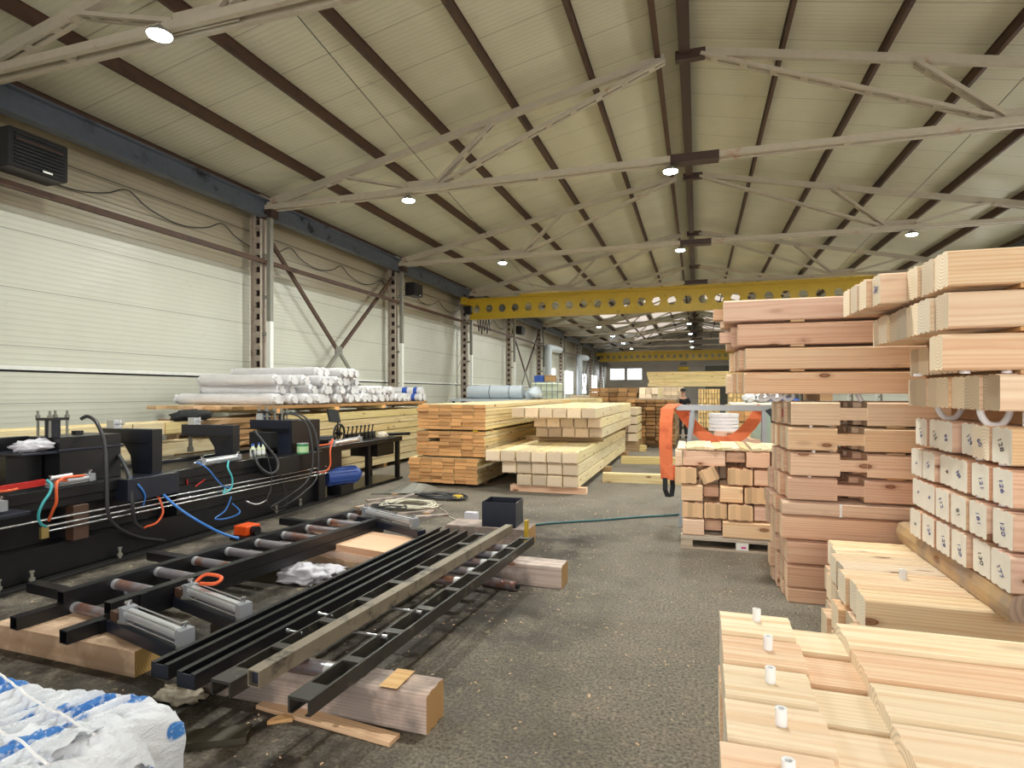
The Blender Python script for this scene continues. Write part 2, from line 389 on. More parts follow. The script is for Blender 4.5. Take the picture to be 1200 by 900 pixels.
# right wall; unseen ribbon of openings along the near bays, added to let daylight in
m = MB(); m.box(XR, XR+.15, YF, YB, 0, 2.2); m.box(XR, XR+.15, YF, YB, 4.0, 6.1)
y = YF
while y < 30:
    m.box(XR, XR+.15, y, y+.8, 2.2, 4.0); y += 6
m.box(XR, XR+.15, 30, YB, 2.2, 4.0); struct(m.build('wall_right', 'wall'))
m = MB(); m.box(XL, -5.5, YF-.15, YF, 0, 6.1); m.box(5.5, XR, YF-.15, YF, 0, 6.1); m.box(-5.5, 5.5, YF-.15, YF, 5.2, 6.1)
m.add([(XL, YF, 6.1), (XR, YF, 6.1), (RX, YF, 8.1)], [(0, 1, 2)]); struct(m.build('wall_front', 'back'))
m = MB(); WX = [(-9.2, -7.55), (-7.35, -5.7)]
m.box(XL, XR, YB, YB+.15, 0, 3.0); m.box(XL, XR, YB, YB+.15, 4.3, 6.1); m.box(XL, -9.2, YB, YB+.15, 3, 4.3); m.box(-7.55, -7.35, YB, YB+.15, 3, 4.3); m.box(-5.7, XR, YB, YB+.15, 3, 4.3)
m.add([(XL, YB, 6.1), (XR, YB, 6.1), (RX, YB, 8.1)], [(0, 1, 2)]); struct(m.build('wall_back', 'back'))
for i, (a, b) in enumerate(WX):
    f = MB().box(a, b, YB+.02, YB+.06, 3.0, 3.06).box(a, b, YB+.02, YB+.06, 4.24, 4.3).box(a, a+.06, YB+.02, YB+.06, 3.06, 4.24).box(b-.06, b, YB+.02, YB+.06, 3.06, 4.24).build('window_%d' % (i+1), 'white_paint')
    struct(f); struct(MB().box(a+.06, b-.06, YB+.03, YB+.05, 3.06, 4.24).build('pane', 'window', f))
m = MB().box(.6, 4.4, YB-.08, YB, 0, 4.6).box(.6, .75, YB-.12, YB-.08, 0, 4.6, 1).box(4.25, 4.4, YB-.12, YB-.08, 0, 4.6, 1).box(.6, 4.4, YB-.12, YB-.08, 4.45, 4.6, 1); struct(m.build('door_1', ['steel_grey', 'white_paint']))
# daylit panes low in the left wall of the far bays
for k, y in enumerate((37, 43, 49, 55)):
    f = MB().box(XL, XL+.05, y, y+3.4, 1.5, 1.58).box(XL, XL+.05, y, y+3.4, 3.3, 3.38).box(XL, XL+.05, y, y+.08, 1.58, 3.3).box(XL, XL+.05, y+3.32, y+3.4, 1.58, 3.3).build('window_%d' % (k+3), 'white_paint')
    struct(f); struct(MB().box(XL+.01, XL+.03, y+.08, y+3.32, 1.58, 3.3).build('pane', 'window', f))
# roof: two slopes, the underside ribbed down the slope
m = MB(); T = .25
for x0, x1 in ((XL-.2, RX), (RX, XR+.2)):
    z0, z1 = roofz(x0, T), roofz(x1, T)
    m.add([(x0, YF, z0), (x1, YF, z1), (x1, YB, z1), (x0, YB, z0), (x0, YF, z0+.12), (x1, YF, z1+.12), (x1, YB, z1+.12), (x0, YB, z0+.12)],
          [(0, 1, 2, 3), (4, 5, 6, 7), (0, 1, 5, 4), (3, 2, 6, 7), (0, 3, 7, 4), (1, 2, 6, 5)])
struct(m.build('ceiling', 'ceiling'))
# glowing sheets imitate daylight reflected off the roof of the far bays
n = 0
for y in (36.2, 42.2, 48.2, 54.2):
    for s in (-1, 1):
        for a, b in ((.7, 2.9), (3.3, 5.8)):
            if s > 0 and a > 3: continue
            xa, xb = RX+s*a, RX+s*b; n += 1
            m = MB().add([(xa, y, roofz(xa, T-.004)), (xb, y, roofz(xb, T-.004)), (xb, y+3.6, roofz(xb, T-.004)), (xa, y+3.6, roofz(xa, T-.004)),
                          (xa, y, roofz(xa, T-.03)), (xb, y, roofz(xb, T-.03)), (xb, y+3.6, roofz(xb, T-.03)), (xa, y+3.6, roofz(xa, T-.03))],
                         [(0, 1, 2, 3), (7, 6, 5, 4), (0, 1, 5, 4), (1, 2, 6, 5), (2, 3, 7, 6), (3, 0, 4, 7)])
            tag(struct(m.build('roof_sheen', 'roof_sheen')), 'glowing sheet in place of daylight reflected by a far roof bay', 'roof_sheen', 'glowing roof sheets of the far bays')

# purlins
OFF = [1.6, 3.08, 4.54, 6.0, 7.47, 8.9]
for s, side in ((-1, 'left'), (1, 'right')):
    for i, o in enumerate(OFF):
        x = RX+s*o; z = roofz(x, .05); m = MB()
        m.box(x-.03, x+.03, YF, YB, z, z+.012); m.box(x-.03, x+.03, YF, YB, z+.19, z+.2); m.box(x-.01 if s > 0 else x-.028, x+.028 if s > 0 else x+.01, YF, YB, z+.012, z+.19)
        tag(struct(m.build('roof_purlin', 'rust')), 'brown steel purlin running lengthwise, %s from the ridge on the %s roof slope' % (ORD[i], side), 'purlin', 'purlins under the roof panels')
m = MB(); x = RX-.42; z = roofz(x, .0); m.box(x-.05, x+.05, YF, YB, z, z+.02).box(x-.012, x+.012, YF, YB, z+.02, z+.2)
tag(struct(m.build('roof_purlin', 'rust')), 'brown steel purlin just left of the dark ridge beam', 'purlin', 'purlins under the roof panels')
m = MB(); x = RX+.03; m.box(x-.09, x+.09, YF, YB, 7.5, 7.53).box(x-.09, x+.09, YF, YB, 7.8, 7.83).box(x-.02, x+.02, YF, YB, 7.53, 7.8)
tag(struct(m.build('ridge_beam', 'darkbrown')), 'dark steel ridge beam running the length of the roof peak', 'beam')

# trusses (built at y = 0 and copied into each bay)
def paired(m, p, q, w, gap, battens):
    p, q = Vector(p), Vector(q); g = Vector((0, gap/2, 0))
    m.bar(p-g, q-g, w, w); m.bar(p+g, q+g, w, w)
    L = (q-p).length
    for k in range(battens):
        c = p+(q-p)*((k+.5)/battens); d = (q-p).normalized()*.06
        m.bar(c-d, c+d, gap, w*1.15)
ZB = 5.69
root = thing('roof_truss', '', 'truss', (0, 0, 0), 0, 'steel roof trusses across the hall')
for s in (-1, 1):
    E = (RX+s*9.0, 0, roofz(RX+s*9.0, -.02)); A = (RX+s*.3, 0, roofz(RX+s*.3, -.02))
    MB().bar(E, A, .1, .13).build('top_chord', 'steel', root)
    MB().bar((RX+s*9.0, -.085, ZB-.02), (RX+s*.1, -.085, ZB+.02), .065, .1).bar((RX+s*9, .085, ZB-.02), (RX+s*.1, .085, ZB+.02), .065, .1).bar((RX+s*7, 0, ZB-.0), (RX+s*6.9, 0, ZB-.0), .14, .09).bar((RX+s*2.6, 0, ZB), (RX+s*2.5, 0, ZB), .14, .09).build('bottom_chord', 'steel', root)
    m = MB(); paired(m, (RX+s*4.5, 0, ZB+.12), (RX+s*.3, 0, 7.48), .06, .12, 9); m.build('diagonal', 'steel', root)
    m = MB(); paired(m, (RX+s*4.65, 0, ZB+.12), (RX+s*3.5, 0, roofz(RX+s*3.5, -.08)), .06, .12, 3); m.build('strut', 'steel', root)
    m = MB(); paired(m, (RX+s*5.3, 0, ZB+.08), (RX+s*6.75, 0, roofz(RX+s*6.75, -.08)), .05, .1, 3); m.build('strut', 'steel', root)
    m = MB(); paired(m, (RX+s*8.4, 0, ZB+.06), (RX+s*6.9, 0, roofz(RX+s*6.9, -.08)), .05, .1, 3); m.build('strut', 'steel', root)
    MB().box(RX+s*4.9-.45, RX+s*4.9+.45, -.012, .012, ZB-.04, ZB+.2).build('gusset_plate', 'steel', root)
    if s > 0: MB().box(RX-.2, RX+.6, -.125, .125, ZB-.06, ZB+.08).build('splice_plate', 'darkbrown', root)
    if s > 0: MB().box(RX-.12, RX+.38, -.07, .07, 7.42, 7.58).build('apex_plate', 'darkbrown', root)
root.location.y = TY[0]; root['label'] = 'nearest grey steel roof truss, crossing above the press machine'
for k in range(1, 10):
    dup(root, (0, TY[k], 0), label='grey steel roof truss, %s from the front, spanning the hall under the ridge' % ORD[k])

# side columns
H0 = []
def column_parts(root):
    m = MB()  # perforated plate facing the nave and its flanges
    x0, x1 = -.26, .0; z = .0
    m.box(x0, x0+.07, -.02, .02, 0, 5.75); m.box(x1-.07, x1, -.02, .02, 0, 5.75)
    z = 0
    while z < 5.7: m.box(x0+.07, x1-.07, -.02, .02, z, min(z+.13, 5.75)); z += .26
    m.box(x0, x0+.012, -.1, .1, 0, 5.75); m.box(x1-.012, x1, -.1, .1, 0, 5.75)
    m.build('perforated_shaft', 'steel_dull', root); MB().box(x0+.02, x1-.02, .07, .09, 0, 5.75).build('shaft_back', 'darkbrown', root)
    MB().box(.12, .22, -.05, .05, 3.2, 5.45).build('crane_post', 'steel_grey', root)
    MB().box(.12, .22, -.05, .05, 0, 3.2).build('lower_post', 'white_paint', root)
    for z in (1.4, 2.9, 3.7, 4.6): MB().box(0, .12, -.04, .04, z, z+.07).build('link_plate', 'steel_grey', root)
    MB().box(-.1, .3, -.12, .12, 5.45, 5.62).build('rail_bracket', 'darkbrown', root)
    MB().box(-.26, .06, -.14, .14, 5.62, 5.95).build('column_head', 'steel_dull', root)
root = thing('steel_column', '', 'column', (-9.08, TY[1], 0), 0, 'perforated steel columns along the left wall'); column_parts(root)
root['label'] = 'perforated steel wall column standing just behind the white rolls, nearest in view'
for k in range(2, 10):
    dup(root, (-9.08, TY[k], 0), label='perforated steel column on the left wall, %s beyond the white rolls' % ORD[k-1])
root2 = thing('steel_column', 'steel column at the left wall beside the black heater', 'column', (-9.08, TY[0], 0), 0, 'perforated steel columns along the left wall'); column_parts(root2)
for k in range(1, 10):
    dup(root, (XR-.05, TY[k], 0), rz=PI, label='perforated steel column on the right wall, %s from the front' % ORD[k-1])['group'] = 'perforated steel columns along the right wall'

# crane rails
for x, lab in ((-8.98, 'dark blue steel crane beam running high along the left wall'), (8.6, 'dark blue steel crane beam running high along the right wall')):
    m = MB().box(x-.1, x+.1, YF+.1, YB-.1, 5.46, 5.49).box(x-.02, x+.02, YF+.1, YB-.1, 5.49, 5.80).box(x-.12, x+.12, YF+.1, YB-.1, 5.80, 5.83)
    tag(struct(m.build('crane_rail', 'rail')), lab, 'crane rail')
m = MB().bar((-8.98, YF, 4.5), (-8.98, YB-1, 4.5), .07, .09)
tag(struct(m.build('trim_2', 'rust')), 'brown steel strut running level along the left wall columns below the crane beam', 'beam')

# wind bracing crosses
def brace(y0, lab):
    r = thing('cross_brace', lab, 'bracing', (-9.2, y0, 0)); cz = 2.75; cy = 3.0
    MB().bar((0, .1, 5.3), (0, cy, cz), .05, .1).build('upper_brace', 'rust', r)
    MB().bar((0, 5.9, 5.25), (0, cy, cz), .05, .1).build('upper_brace', 'rust', r)
    MB().bar((.02, cy, cz), (0, .3, .3), .05, .09).build('lower_brace', 'steel_grey', r)
    MB().bar((.02, cy, cz), (0, 5.7, .3), .05, .09).build('lower_brace', 'steel_grey', r)
    MB().box(-.02, .03, cy-.14, cy+.14, cz-.14, cz+.14).build('gusset_plate', 'steel_grey', r)
brace(TY[1], 'brown and grey steel cross brace between the two columns behind the white rolls')
brace(TY[4], 'dark steel cross brace on the left wall beyond the yellow crane')
brace(TY[7], 'small distant steel cross brace on the left wall')

# wall heaters
def heater(x, y, z, lab, s=1):
    r = thing('wall_heater', lab, 'heater', (x, y, z), math.radians(0), 'black unit heaters hung on the left wall')
    MB().box(0, .32*s, -.3*s, .3*s, 0, .42*s, ch=.02).build('housing', 'black', r)
    m = MB()
    for k in range(9): m.box(.32*s, .345*s, -.25*s, .25*s, (.05+.038*k)*s, (.062+.038*k)*s)
    m.build('grille', 'black_matt', r)
    m = MB().box(.33*s, .34*s, -.24*s, .24*s, .24*s, .25*s).box(.33*s, .34*s, -.24*s, .24*s, .3*s, .31*s); m.build('element', 'rust', r)
    MB().bar((-.2, -.2*s, .2*s), (.02, -.2*s, .2*s), .03, .03).build('bracket', 'steel_grey', r); MB().bar((-.2, .2*s, .2*s), (.02, .2*s, .2*s), .03, .03).build('bracket', 'steel_grey', r)
    MB().box(.345*s, .35*s, .02*s, .12*s, .03*s, .05*s).build('rating_plate', 'white_paint', r)
heater(-8.9, 5.68, 4.6, 'big black heater hanging under the crane beam at the nearest left column', 1.25)
heater(-8.9, 17.2, 4.75, 'small black heater high on the second column past the white rolls')
heater(-8.9, 29.2, 4.65, 'small dark heater high on the wall just behind the yellow crane end')

# looped cable and straight wire above the strut
pts = []
for i in range(12):
    for q in range(6): t = q/6; pts.append((-9.46, 3.45+(i+t)*2.15, 5.17-1.2*t*(1-t)))
for i in range(0):
    y = 4.6+i*1.75
    pass
MB2 = MB().tube(pts, .012, 6); tag(MB2.build('wall_cable', 'rubber'), 'thin black cable hanging in loops along the upper left wall', 'cable')
tag(MB().tube([(-9.45, -2, 5.25), (-9.45, 11, 5.22), (-9.45, 24, 5.24)], .008, 5).build('wall_wire', 'rubber'), 'thin straight wire stretched along the wall above the looped cable', 'wire')
for (a, b, lab) in (((-3.2, YF+1, 6.35), (-8.2, 40, 5.75), 'thin dark cable slung lengthwise under the left roof slope'), ((4.3, 2, 6.6), (5.0, 34, 5.9), 'thin dark cable slung lengthwise under the right roof slope')):
    a, b = Vector(a), Vector(b); tag(MB().tube([a, a.lerp(b, .3)-Vector((0, 0, .25)), a.lerp(b, .6)-Vector((0, 0, .1)), b], .006, 5).build('roof_cable', 'rubber'), lab, 'cable')

# high-bay lamps
def lamp_parts(r):
    MB().lathe([(0, .11), (.04, .11), (.06, .09), (.125, .045), (.13, .018), (0, .018)], n=20).build('lamp_housing', 'steel_grey', r)
    MB().lathe([(0, 0), (.115, 0), (.125, .018), (0, .018)], n=20).build('lens', 'lamp', r)
    MB().tube([(0, 0, .1), (.006, .0, .125), (0, 0, .15)], .008, 6).build('hook', 'chrome', r)
LY = TY
lr = None
LAMPS = []
for x, z, side, cat in ((-5.55, 5.50, 'left', 'left row'), (-.45, 5.51, 'ridge', 'row below the ridge'), (5.0, 5.5, 'right', 'right row')):
    for k, y in enumerate(LY):
        lab = 'round bright ceiling lamp, %s from the front in the %s' % (ORD[k], cat)
        if lr is None:
            lr = thing('ceiling_lamp', lab, 'lamp', (x, y+(.0 if y > 6 else -.22), z-.0), 0, 'high bay lamps hung on the trusses'); lamp_parts(lr); q = lr
        else: q = dup(lr, (x, y+(.0 if y > 6 else -.22), z-.0), label=lab)
        LAMPS.append((x, y+(.0 if y > 6 else -.22), z-.0))

# yellow underslung cranes
def crane(y, lab, zt, lens_, group='yellow bridge cranes', hoist_x=None):
    r = thing('bridge_crane', lab, 'crane', (0, y, 0), 0, group)
    x0, x1 = -8.85, 8.5; zb = zt-.78; m = MB(); p = .548; n = int((x1-x0)/p); zm = (zb+zt)/2; hw = .16; hh = .15
    for i in range(n):
        for yy in (-.012, .012):
            a = x0+i*p; b = a+p; c = (a+b)/2
            V = [(a, yy, zt), (b, yy, zt), (b, yy, zm), (c+hw, yy, zm), (c+hw/2, yy, zm+hh), (c-hw/2, yy, zm+hh), (c-hw, yy, zm), (a, yy, zm),
                 (a, yy, zb), (b, yy, zb), (c+hw/2, yy, zm-hh), (c-hw/2, yy, zm-hh)]
            m.add(V, [(0, 1, 4, 5), (1, 2, 3, 4), (0, 5, 6, 7), (8, 9, 10, 11), (9, 2, 3, 10), (8, 11, 6, 7)])
    m.build('castellated_web', 'yellow', r)
    MB().box(x0, x1, -.11, .11, zt, zt+.03).build('top_flange', 'yellow', r)
    MB().box(x0, x1, -.11, .11, zb-.03, zb).build('bottom_flange', 'yellow', r)
    MB().box(x0+2.1, x1, -.08, .08, zt+.03, zt+.12).build('stiffener_channel', 'yellow', r)
    for s, xx in ((-1, x0-.2), (1, x1)):
        e = MB().box(xx, xx+.2, -.55, .55, zt-.25, zt+.02).build('end_carriage', 'yellow', r)
        for yy in (-.4, .4): MB().cyl((xx+.04, yy, zt+.08), (xx+.16, yy, zt+.08), .07).build('wheel', 'black', e)
        MB().box(xx+.02, xx+.3, -.2, .12, zt-.6, zt-.27).build('drive_motor', 'black', e)
    if hoist_x is not None:
        h = MB().box(hoist_x-.3, hoist_x+.3, -.25, .25, zb-.42, zb-.2).build('hoist_trolley', 'black', r)
        MB().cyl((hoist_x-.45, 0, zb-.75), (hoist_x+.45, 0, zb-.75), .2).build('hoist_drum', 'yellow', h)
        MB().bar((hoist_x, 0, zb-.95), (hoist_x, 0, zb-1.25), .05, .1).build('hook_block', 'yellow', h)
    # festoon cable hanging at the left end
    pts = []
    for i in range(5): pts += [(x0+.25+i*.12, .2, zb), (x0+.3+i*.12, .2, zb-.5-.1*(i % 2))]
    MB().tube(pts, .018, 6).build('festoon_cable', 'rubber', r)
    return r
crane(22.42, 'yellow bridge crane beam with hexagonal holes crossing the hall, the nearer one', 5.43, 1)
crane(55.5, 'small distant yellow crane beam with a hoist near the end wall', 5.35, 1, hoist_x=-1.2)
# ================================================================== timber
def profile(w, h, c=.009):
    """section of a machined wall timber: chamfered corners, two tongues on top, two grooves below"""
    a = w/2; t = .0055
    return [(-a+c, 0), (-a*.62, 0), (-a*.56, t), (-a*.3, t), (-a*.24, 0), (a*.24, 0), (a*.3, t), (a*.56, t), (a*.62, 0), (a-c, 0), (a, c),
            (a, h-c), (a-c, h), (a*.62, h), (a*.56, h+t), (a*.3, h+t), (a*.24, h), (-a*.24, h), (-a*.3, h+t), (-a*.56, h+t), (-a*.62, h), (-a+c, h), (-a, h-c), (-a, c)]
_tc = {}
def timber_mesh(L, w=.19, h=.17, m='pine', notch=None, plain=False):
    """x runs along the piece from its cut end; notch=(x0,x1,depth) is the waist cut behind the head"""
    k = (round(L, 3), w, h, m, notch, plain)
    if k in _tc: return _tc[k]
    b = MB(); pr = [(-w/2, 0), (w/2, 0), (w/2, h), (-w/2, h)] if plain else profile(w, h)
    ey, ez = (0, 1, 0), (0, 0, 1)
    if notch:
        x0, x1, d = notch; hn = h-2*d
        if x0 > .02: b.prism(pr, (0, 0, 0), (x0, 0, 0), ey, ez)
        b.prism([(-w/2+.01, d), (w/2-.01, d), (w/2-.01, d+hn), (-w/2+.01, d+hn)], (x0, 0, 0), (x1, 0, 0), ey, ez, caps=x0 < .02)
        b.prism(pr, (x1, 0, 0), (L, 0, 0), ey, ez)
    else: b.prism(pr, (0, 0, 0), (L, 0, 0), ey, ez)
    _tc[k] = b.mesh('timber', m); return _tc[k]
def timber(x, y, z, L, lab, grp, axis='x', jit=0, name='profiled_timber', cat='timber', **kw):
    me = timber_mesh(L, **kw)
    o = link(name, me, None, (x, y, z), (PI/2 if axis == 'y' else 0)+rnd.uniform(-jit, jit))
    return tag(o, lab, cat, grp)
def J(a): return rnd.uniform(-a, a)
def row(i, n, a, z): return '%s from %s' % (ORD[i], a)
DN = ['top', 'second', 'third', 'fourth', 'fifth', 'sixth', 'seventh', 'eighth', 'ninth']

def dowel(parent, x, y, z, h=.05, r=.016, lean=.0):
    return MB().cyl((x, y, z-.03), (x+lean, y, z+h), r, 12, hollow=r*.55).build('dowel_tube', 'white_plastic', parent)
def spacer(x, y0, y1, z, th, w, lab, grp='wooden spacers between timber layers', mat='slat'):
    return tag(MB().box(x-w/2, x+w/2, y0, y1, z, z+th).build('wooden_spacer', mat, origin=True), lab, 'spacer', grp)
def ink(parent, txt, x, y, z, size, rot, mat='ink'):
    c = bpy.data.curves.new('number', 'FONT'); c.body = txt; c.size = size; c.extrude = .0006; c.align_x = 'CENTER'; c.align_y = 'CENTER'; c.shear = .2; c.offset = -.0004
    t_ = bpy.data.objects.new('t', c); COL.objects.link(t_); me = bpy.data.meshes.new_from_object(t_); bpy.data.objects.remove(t_); me.name = 'number'
    me.materials.clear(); me.materials.append(M[mat]); o = bpy.data.objects.new('handwritten_number', me); COL.objects.link(o)
    o.parent = parent; o.location = (x, y, z)
    # text lies on the end face whose outward normal is local -x
    base = Matrix(((0, 0, -1), (-1, 0, 0), (0, 1, 0)))  # columns: text x -> -y, text y -> z, text z -> -x
    o.rotation_euler = (base.to_4x4() @ Matrix.Rotation(math.radians(rot), 4, 'Z')).to_euler()
    return o

# ---- R6: low stack in the foreground, right
G = 'timbers of the foreground stack'
ys = [2.045, 1.835, 1.635, 1.44, 1.25, 1.05]
x0s = [.072, .07, .066, .062, .045, .05]
for L_ in range(4):
    z = .905-.172-L_*.185
    for i, y in enumerate(ys):
        hd = .215+J(.008); top = L_ == 0
        o = timber(x0s[i]+J(.006)*(not top), y, z, 3.2, 'profiled pine timber with notched neck, %s, %s from the back, foreground stack' % (['top layer', 'second layer', 'third layer', 'bottom layer'][L_], ORD[i]),
                   G, m='pine_white' if (i+L_) % 3 != 1 else 'pine', w=.187, h=.172, notch=(hd, .355, .036), jit=.004)
        if top and i < 5: dowel(o, .125+J(.015), .03-.01*i, .17, .04, .013)
for L_ in range(4): spacer(1.2, .97, 2.12, .905-.172-L_*.185-.0145 if L_ < 3 else 0.0, .0135 if L_ < 3 else .175, .1, 'thin wooden spacer under the %s layer of the foreground stack' % ['top', 'second', 'third', 'bottom'][L_])

# ---- R5: low stack behind it, three layers
G = 'timbers of the low stack under the numbered stack'
for L_ in range(3):
    z = .57-.178-L_*.19
    for i in range(7):
        y = 3.6+i*.195
        timber([.84, .85, .83, .865, .86, .9, .92][i]+(0 if L_ == 0 else J(.03)-.012*L_), y, z, 4.2, 'profiled pine timber, %s layer, %s from front, low stack beneath the numbered timbers' % (['top', 'middle', 'bottom'][L_], ORD[i]),
               G, m=['pine_white', 'pine', 'pine'][L_], w=.186, h=.17, jit=.003)
o = MB().cyl((1.14, 3.95, .56), (1.14, 3.95, .62), .02, 12, hollow=.012).build('dowel_tube', 'white_plastic', origin=True)
tag(o, 'short white plastic dowel tube standing in the top of the low stack', 'tube')
spacer(1.6, 3.52, 4.85, .0, .01, .1, 'thin wooden batten on the floor beneath the low stack')
# skid log carrying the numbered stack
sk = MB().prism([(-.13, .0), (.13, .0), (.135, .06), (.12, .118), (.08, .13), (-.1, .13), (-.13, .1)], (0, 0, 0), (1.65, 0, 0), (0, 1, 0), (0, 0, 1)).mesh('skid', 'wood_grey')
o = tag(link('skid_log', sk, None, (1.53, 3.34, .573), PI/2), 'thick squared log with ringed grey end lying under the numbered stack', 'log')
o = tag(link('skid_log', timber_mesh(1.4, .16, .13, 'wood_grey', None, True), None, (3.6, 3.4, .573), PI/2), 'squared log under the far right end of the numbered stack', 'log')

# ---- R3: numbered ends
G = 'timbers with handwritten numbers on their ends'
NUM = [['128', '60', '129', '95', '125', '116'], ['126', '121', '№', '9', '15', '7'], ['120', '181', '81', '112', '9', '4'], ['177', '130', '120', '129', '124', '3']]
z = .705
for L_ in range(3, -1, -1):
    for i in range(6):
        y = 3.43+i*.212
        x = [1.40, 1.398, 1.39, 1.385, 1.38, 1.375][i]+J(.012) if L_ else [1.405, 1.40, 1.43, 1.39, 1.41, 1.4][i]
        o = timber(x, y, z, 4.0, 'pine timber with blue number, %s row, %s from front, right hand numbered stack' % (['top', 'second', 'third', 'bottom'][L_], ORD[i]),
                   G, m='pine_pink' if (i+L_) % 4 else 'pine', w=.195, h=.172, jit=.003)
        e = MB().prism([(a*.985, b) for a, b in profile(.195, .172)], (-.0015, 0, 0), (-.0003, 0, 0), (0, 1, 0), (0, 0, 1)).build('primed_end', 'cream' if not (L_ == 0 and i == 1) else 'pine_white', o)
        ink(o, NUM[L_][i], -.0035, J(.015), .09+J(.01), .05, -62+J(14), 'ink' if (i+L_) % 4 else 'ink_dark')
    if L_: 
        for xx in (1.75, 2.9): spacer(xx, 3.36, 4.56, z+.1735, .0185, .09, '%s thin wooden slat between rows of the numbered stack, %s' % (['', 'upper', 'middle', 'lower'][L_], 'near end' if xx < 2 else 'far right'))
        for yy in (3.5, 3.75): tag(MB().cyl((1.44, yy, z+.185), (1.44, yy, z+.2085), .02, 12).build('dowel_tube', 'white_plastic', origin=True), 'stub of white dowel tube under the %s row of numbered timbers, %s' % (['', 'top', 'second', 'third'][L_], 'front one' if yy < 3.6 else 'rear one'), 'tube')
    z += .2
ztop = z-.2+.172   # 1.477
# ---- R2: upper near stack
G = 'timbers of the upper near stack'
zz = [2.165, 1.962, 1.758, 1.562]
spacer(1.62, 3.36, 4.5, ztop+.0095, .0745, .1, 'pine block carrying the upper near stack above the numbered ends, left one')
spacer(3.4, 3.36, 4.5, ztop+.0095, .0745, .12, 'pine block carrying the upper near stack, far right one')
wide = timber(1.85, 3.95, ztop+.0095, 3, 'thin pine board lying on top of the numbered stack under the upper stack', 'boards', w=.4, h=.06, m='pine_pink', plain=True, name='pine_board', cat='board')
X2 = [[1.165, 1.15, 1.13, 1.0, .98, .97, .96], [1.16, 1.13, 1.14, 1.13, 1.14, 1.13, 1.15], [1.14, 1.36, 1.34, 1.35, 1.36, 1.35, 1.36], [1.37, 1.35, 1.35, 1.34, 1.35, 1.34, 1.35]]
for L_ in range(4):
    for i in range(7):
        y = 3.44+i*.174
        o = timber(X2[L_][i]+J(.008), y, zz[L_], 4.0, 'pine timber, %s layer, %s from front, tall near right stack above the numbered ends' % (['top', 'second', 'third', 'lowest'][L_], ORD[i]),
                   G, m='pine' if L_ != 1 else ('pine_white' if i % 2 else 'pine'), w=.172, h=.172, jit=.002)
        if L_ == 0 and i == 3: ink(o, '241', -.0035, 0, .09, .06, -8)
    if L_ < 3:
        for xx in (1.5, 2.35): spacer(xx, 3.36, 4.58, zz[L_]-.0215 if L_ else zz[0]-.0215, .0195, .1, '%s wooden slat in the tall near right stack, %s' % (['highest', 'middle', 'lowest'][L_], 'nearer its cut ends' if xx < 2 else 'towards the picture edge'))
def uloop(x, y, z, lab):
    tag(MB().tube([(x-.055, y, z+.05), (x-.055, y, z+.005), (x-.03, y, z-.04), (x+.005, y, z-.052), (x+.04, y, z-.04), (x+.065, y, z+.005), (x+.065, y, z+.05)], .0165, 10).build('plastic_tube', 'white_plastic', origin=True), lab, 'tube', 'white tubes between the timber layers')
uloop(1.46, 4.22, 1.545, 'left of two white plastic tube loops hanging below the lowest upper layer')
uloop(1.44, 3.6, 1.535, 'right of two white plastic tube loops hanging just above the numbered ends')
tag(MB().cyl((1.50, 3.4, ztop+.012), (1.50, 3.4, ztop+.08), .025, 14, hollow=.014).build('plastic_tube', 'white_plastic', origin=True), 'upright white tube stub standing beside the pine block on the numbered stack', 'tube')
for k, (x, y) in enumerate(((1.36+.06, 3.42), (1.2+.05, 3.42), (1.2, 3.9), (1.52, 3.9))):
    tag(MB().cyl((x, y, 1.7405+.002), (x, y, 1.757), .022, 12).build('plastic_tube', 'white_plastic', origin=True), 'white tube stub between the two lowest layers of the tall near stack, %s' % ORD[k], 'tube')

# ---- R4 and R1: stack behind, notched short heads below, long timbers above
G = 'timbers of the lower rear stack'
rows4 = [(1.395, .18, 'notch'), (1.2, .175, 'notch'), (1.0, .175, 'notch'), (.812, .17, 'notch'), (.69, .1, 'long'), (.50, .175, 'long'), (.31, .172, 'low'), (.125, .168, 'low'), (.0, .115, 'low')]
for L_, (z, h, k) in enumerate(rows4):
    for i in range(4):
        y = 5.16+i*.185; x = [.69, .665, .65, .63][i] + (-.0 if L_ < 3 else -.02) + (-.03 if k == 'long' else 0) + (0.01 if k == 'low' else 0)+J(.012)
        lab = 'pine timber, %s layer down, %s from front, stack behind the numbered one' % (DN[L_], ORD[i])
        o = timber(x, y, z, 3.6, lab, G, m='pine_pink' if L_ > 1 else 'pine', w=.175, h=h-.002 if k != 'long' or h > .12 else h, notch=(.345, .53 if i == 0 else .5, .042) if k == 'notch' else None, jit=.003)
        if L_ == 0 and i == 1: MB().box(-.002, -.0005, -.04, .04, .05, .12).build('printed_mark', 'label_red', o)
    if k == 'notch' and L_: 
        spacer(1.42, 5.08, 5.85, z+h+.008, .009, .12, 'thin slat under the %s layer of the stack behind the numbered one' % DN[L_-1])
for k, x in enumerate((.85, .87, .84)): tag(MB().cyl((x, 5.12, [1.18, .985, .79][k]+.193), (x, 5.12, [1.18, .985, .79][k]+.2145), .014, 10).build('dowel_tube', 'white_plastic', origin=True), 'tiny white dowel stub between head blocks of the stack behind, %s down' % ORD[k], 'tube')
tag(MB().cyl((1.05, 5.085, .69), (1.05, 5.085, .79), .016, 12).build('dowel_tube', 'white_plastic', origin=True), 'white dowel tube on the flat board under the notched heads', 'tube')
G = 'long timbers of the upper rear stack'
for xx, w in ((.955, .09), (2.4, .09)): spacer(xx, 5.1, 5.85, 1.585, .052, w, 'pine block carrying the upper rear stack, %s' % ('near its cut ends' if xx < 1.5 else 'further right'))
Z1 = [2.225, 2.03, 1.835, 1.64]
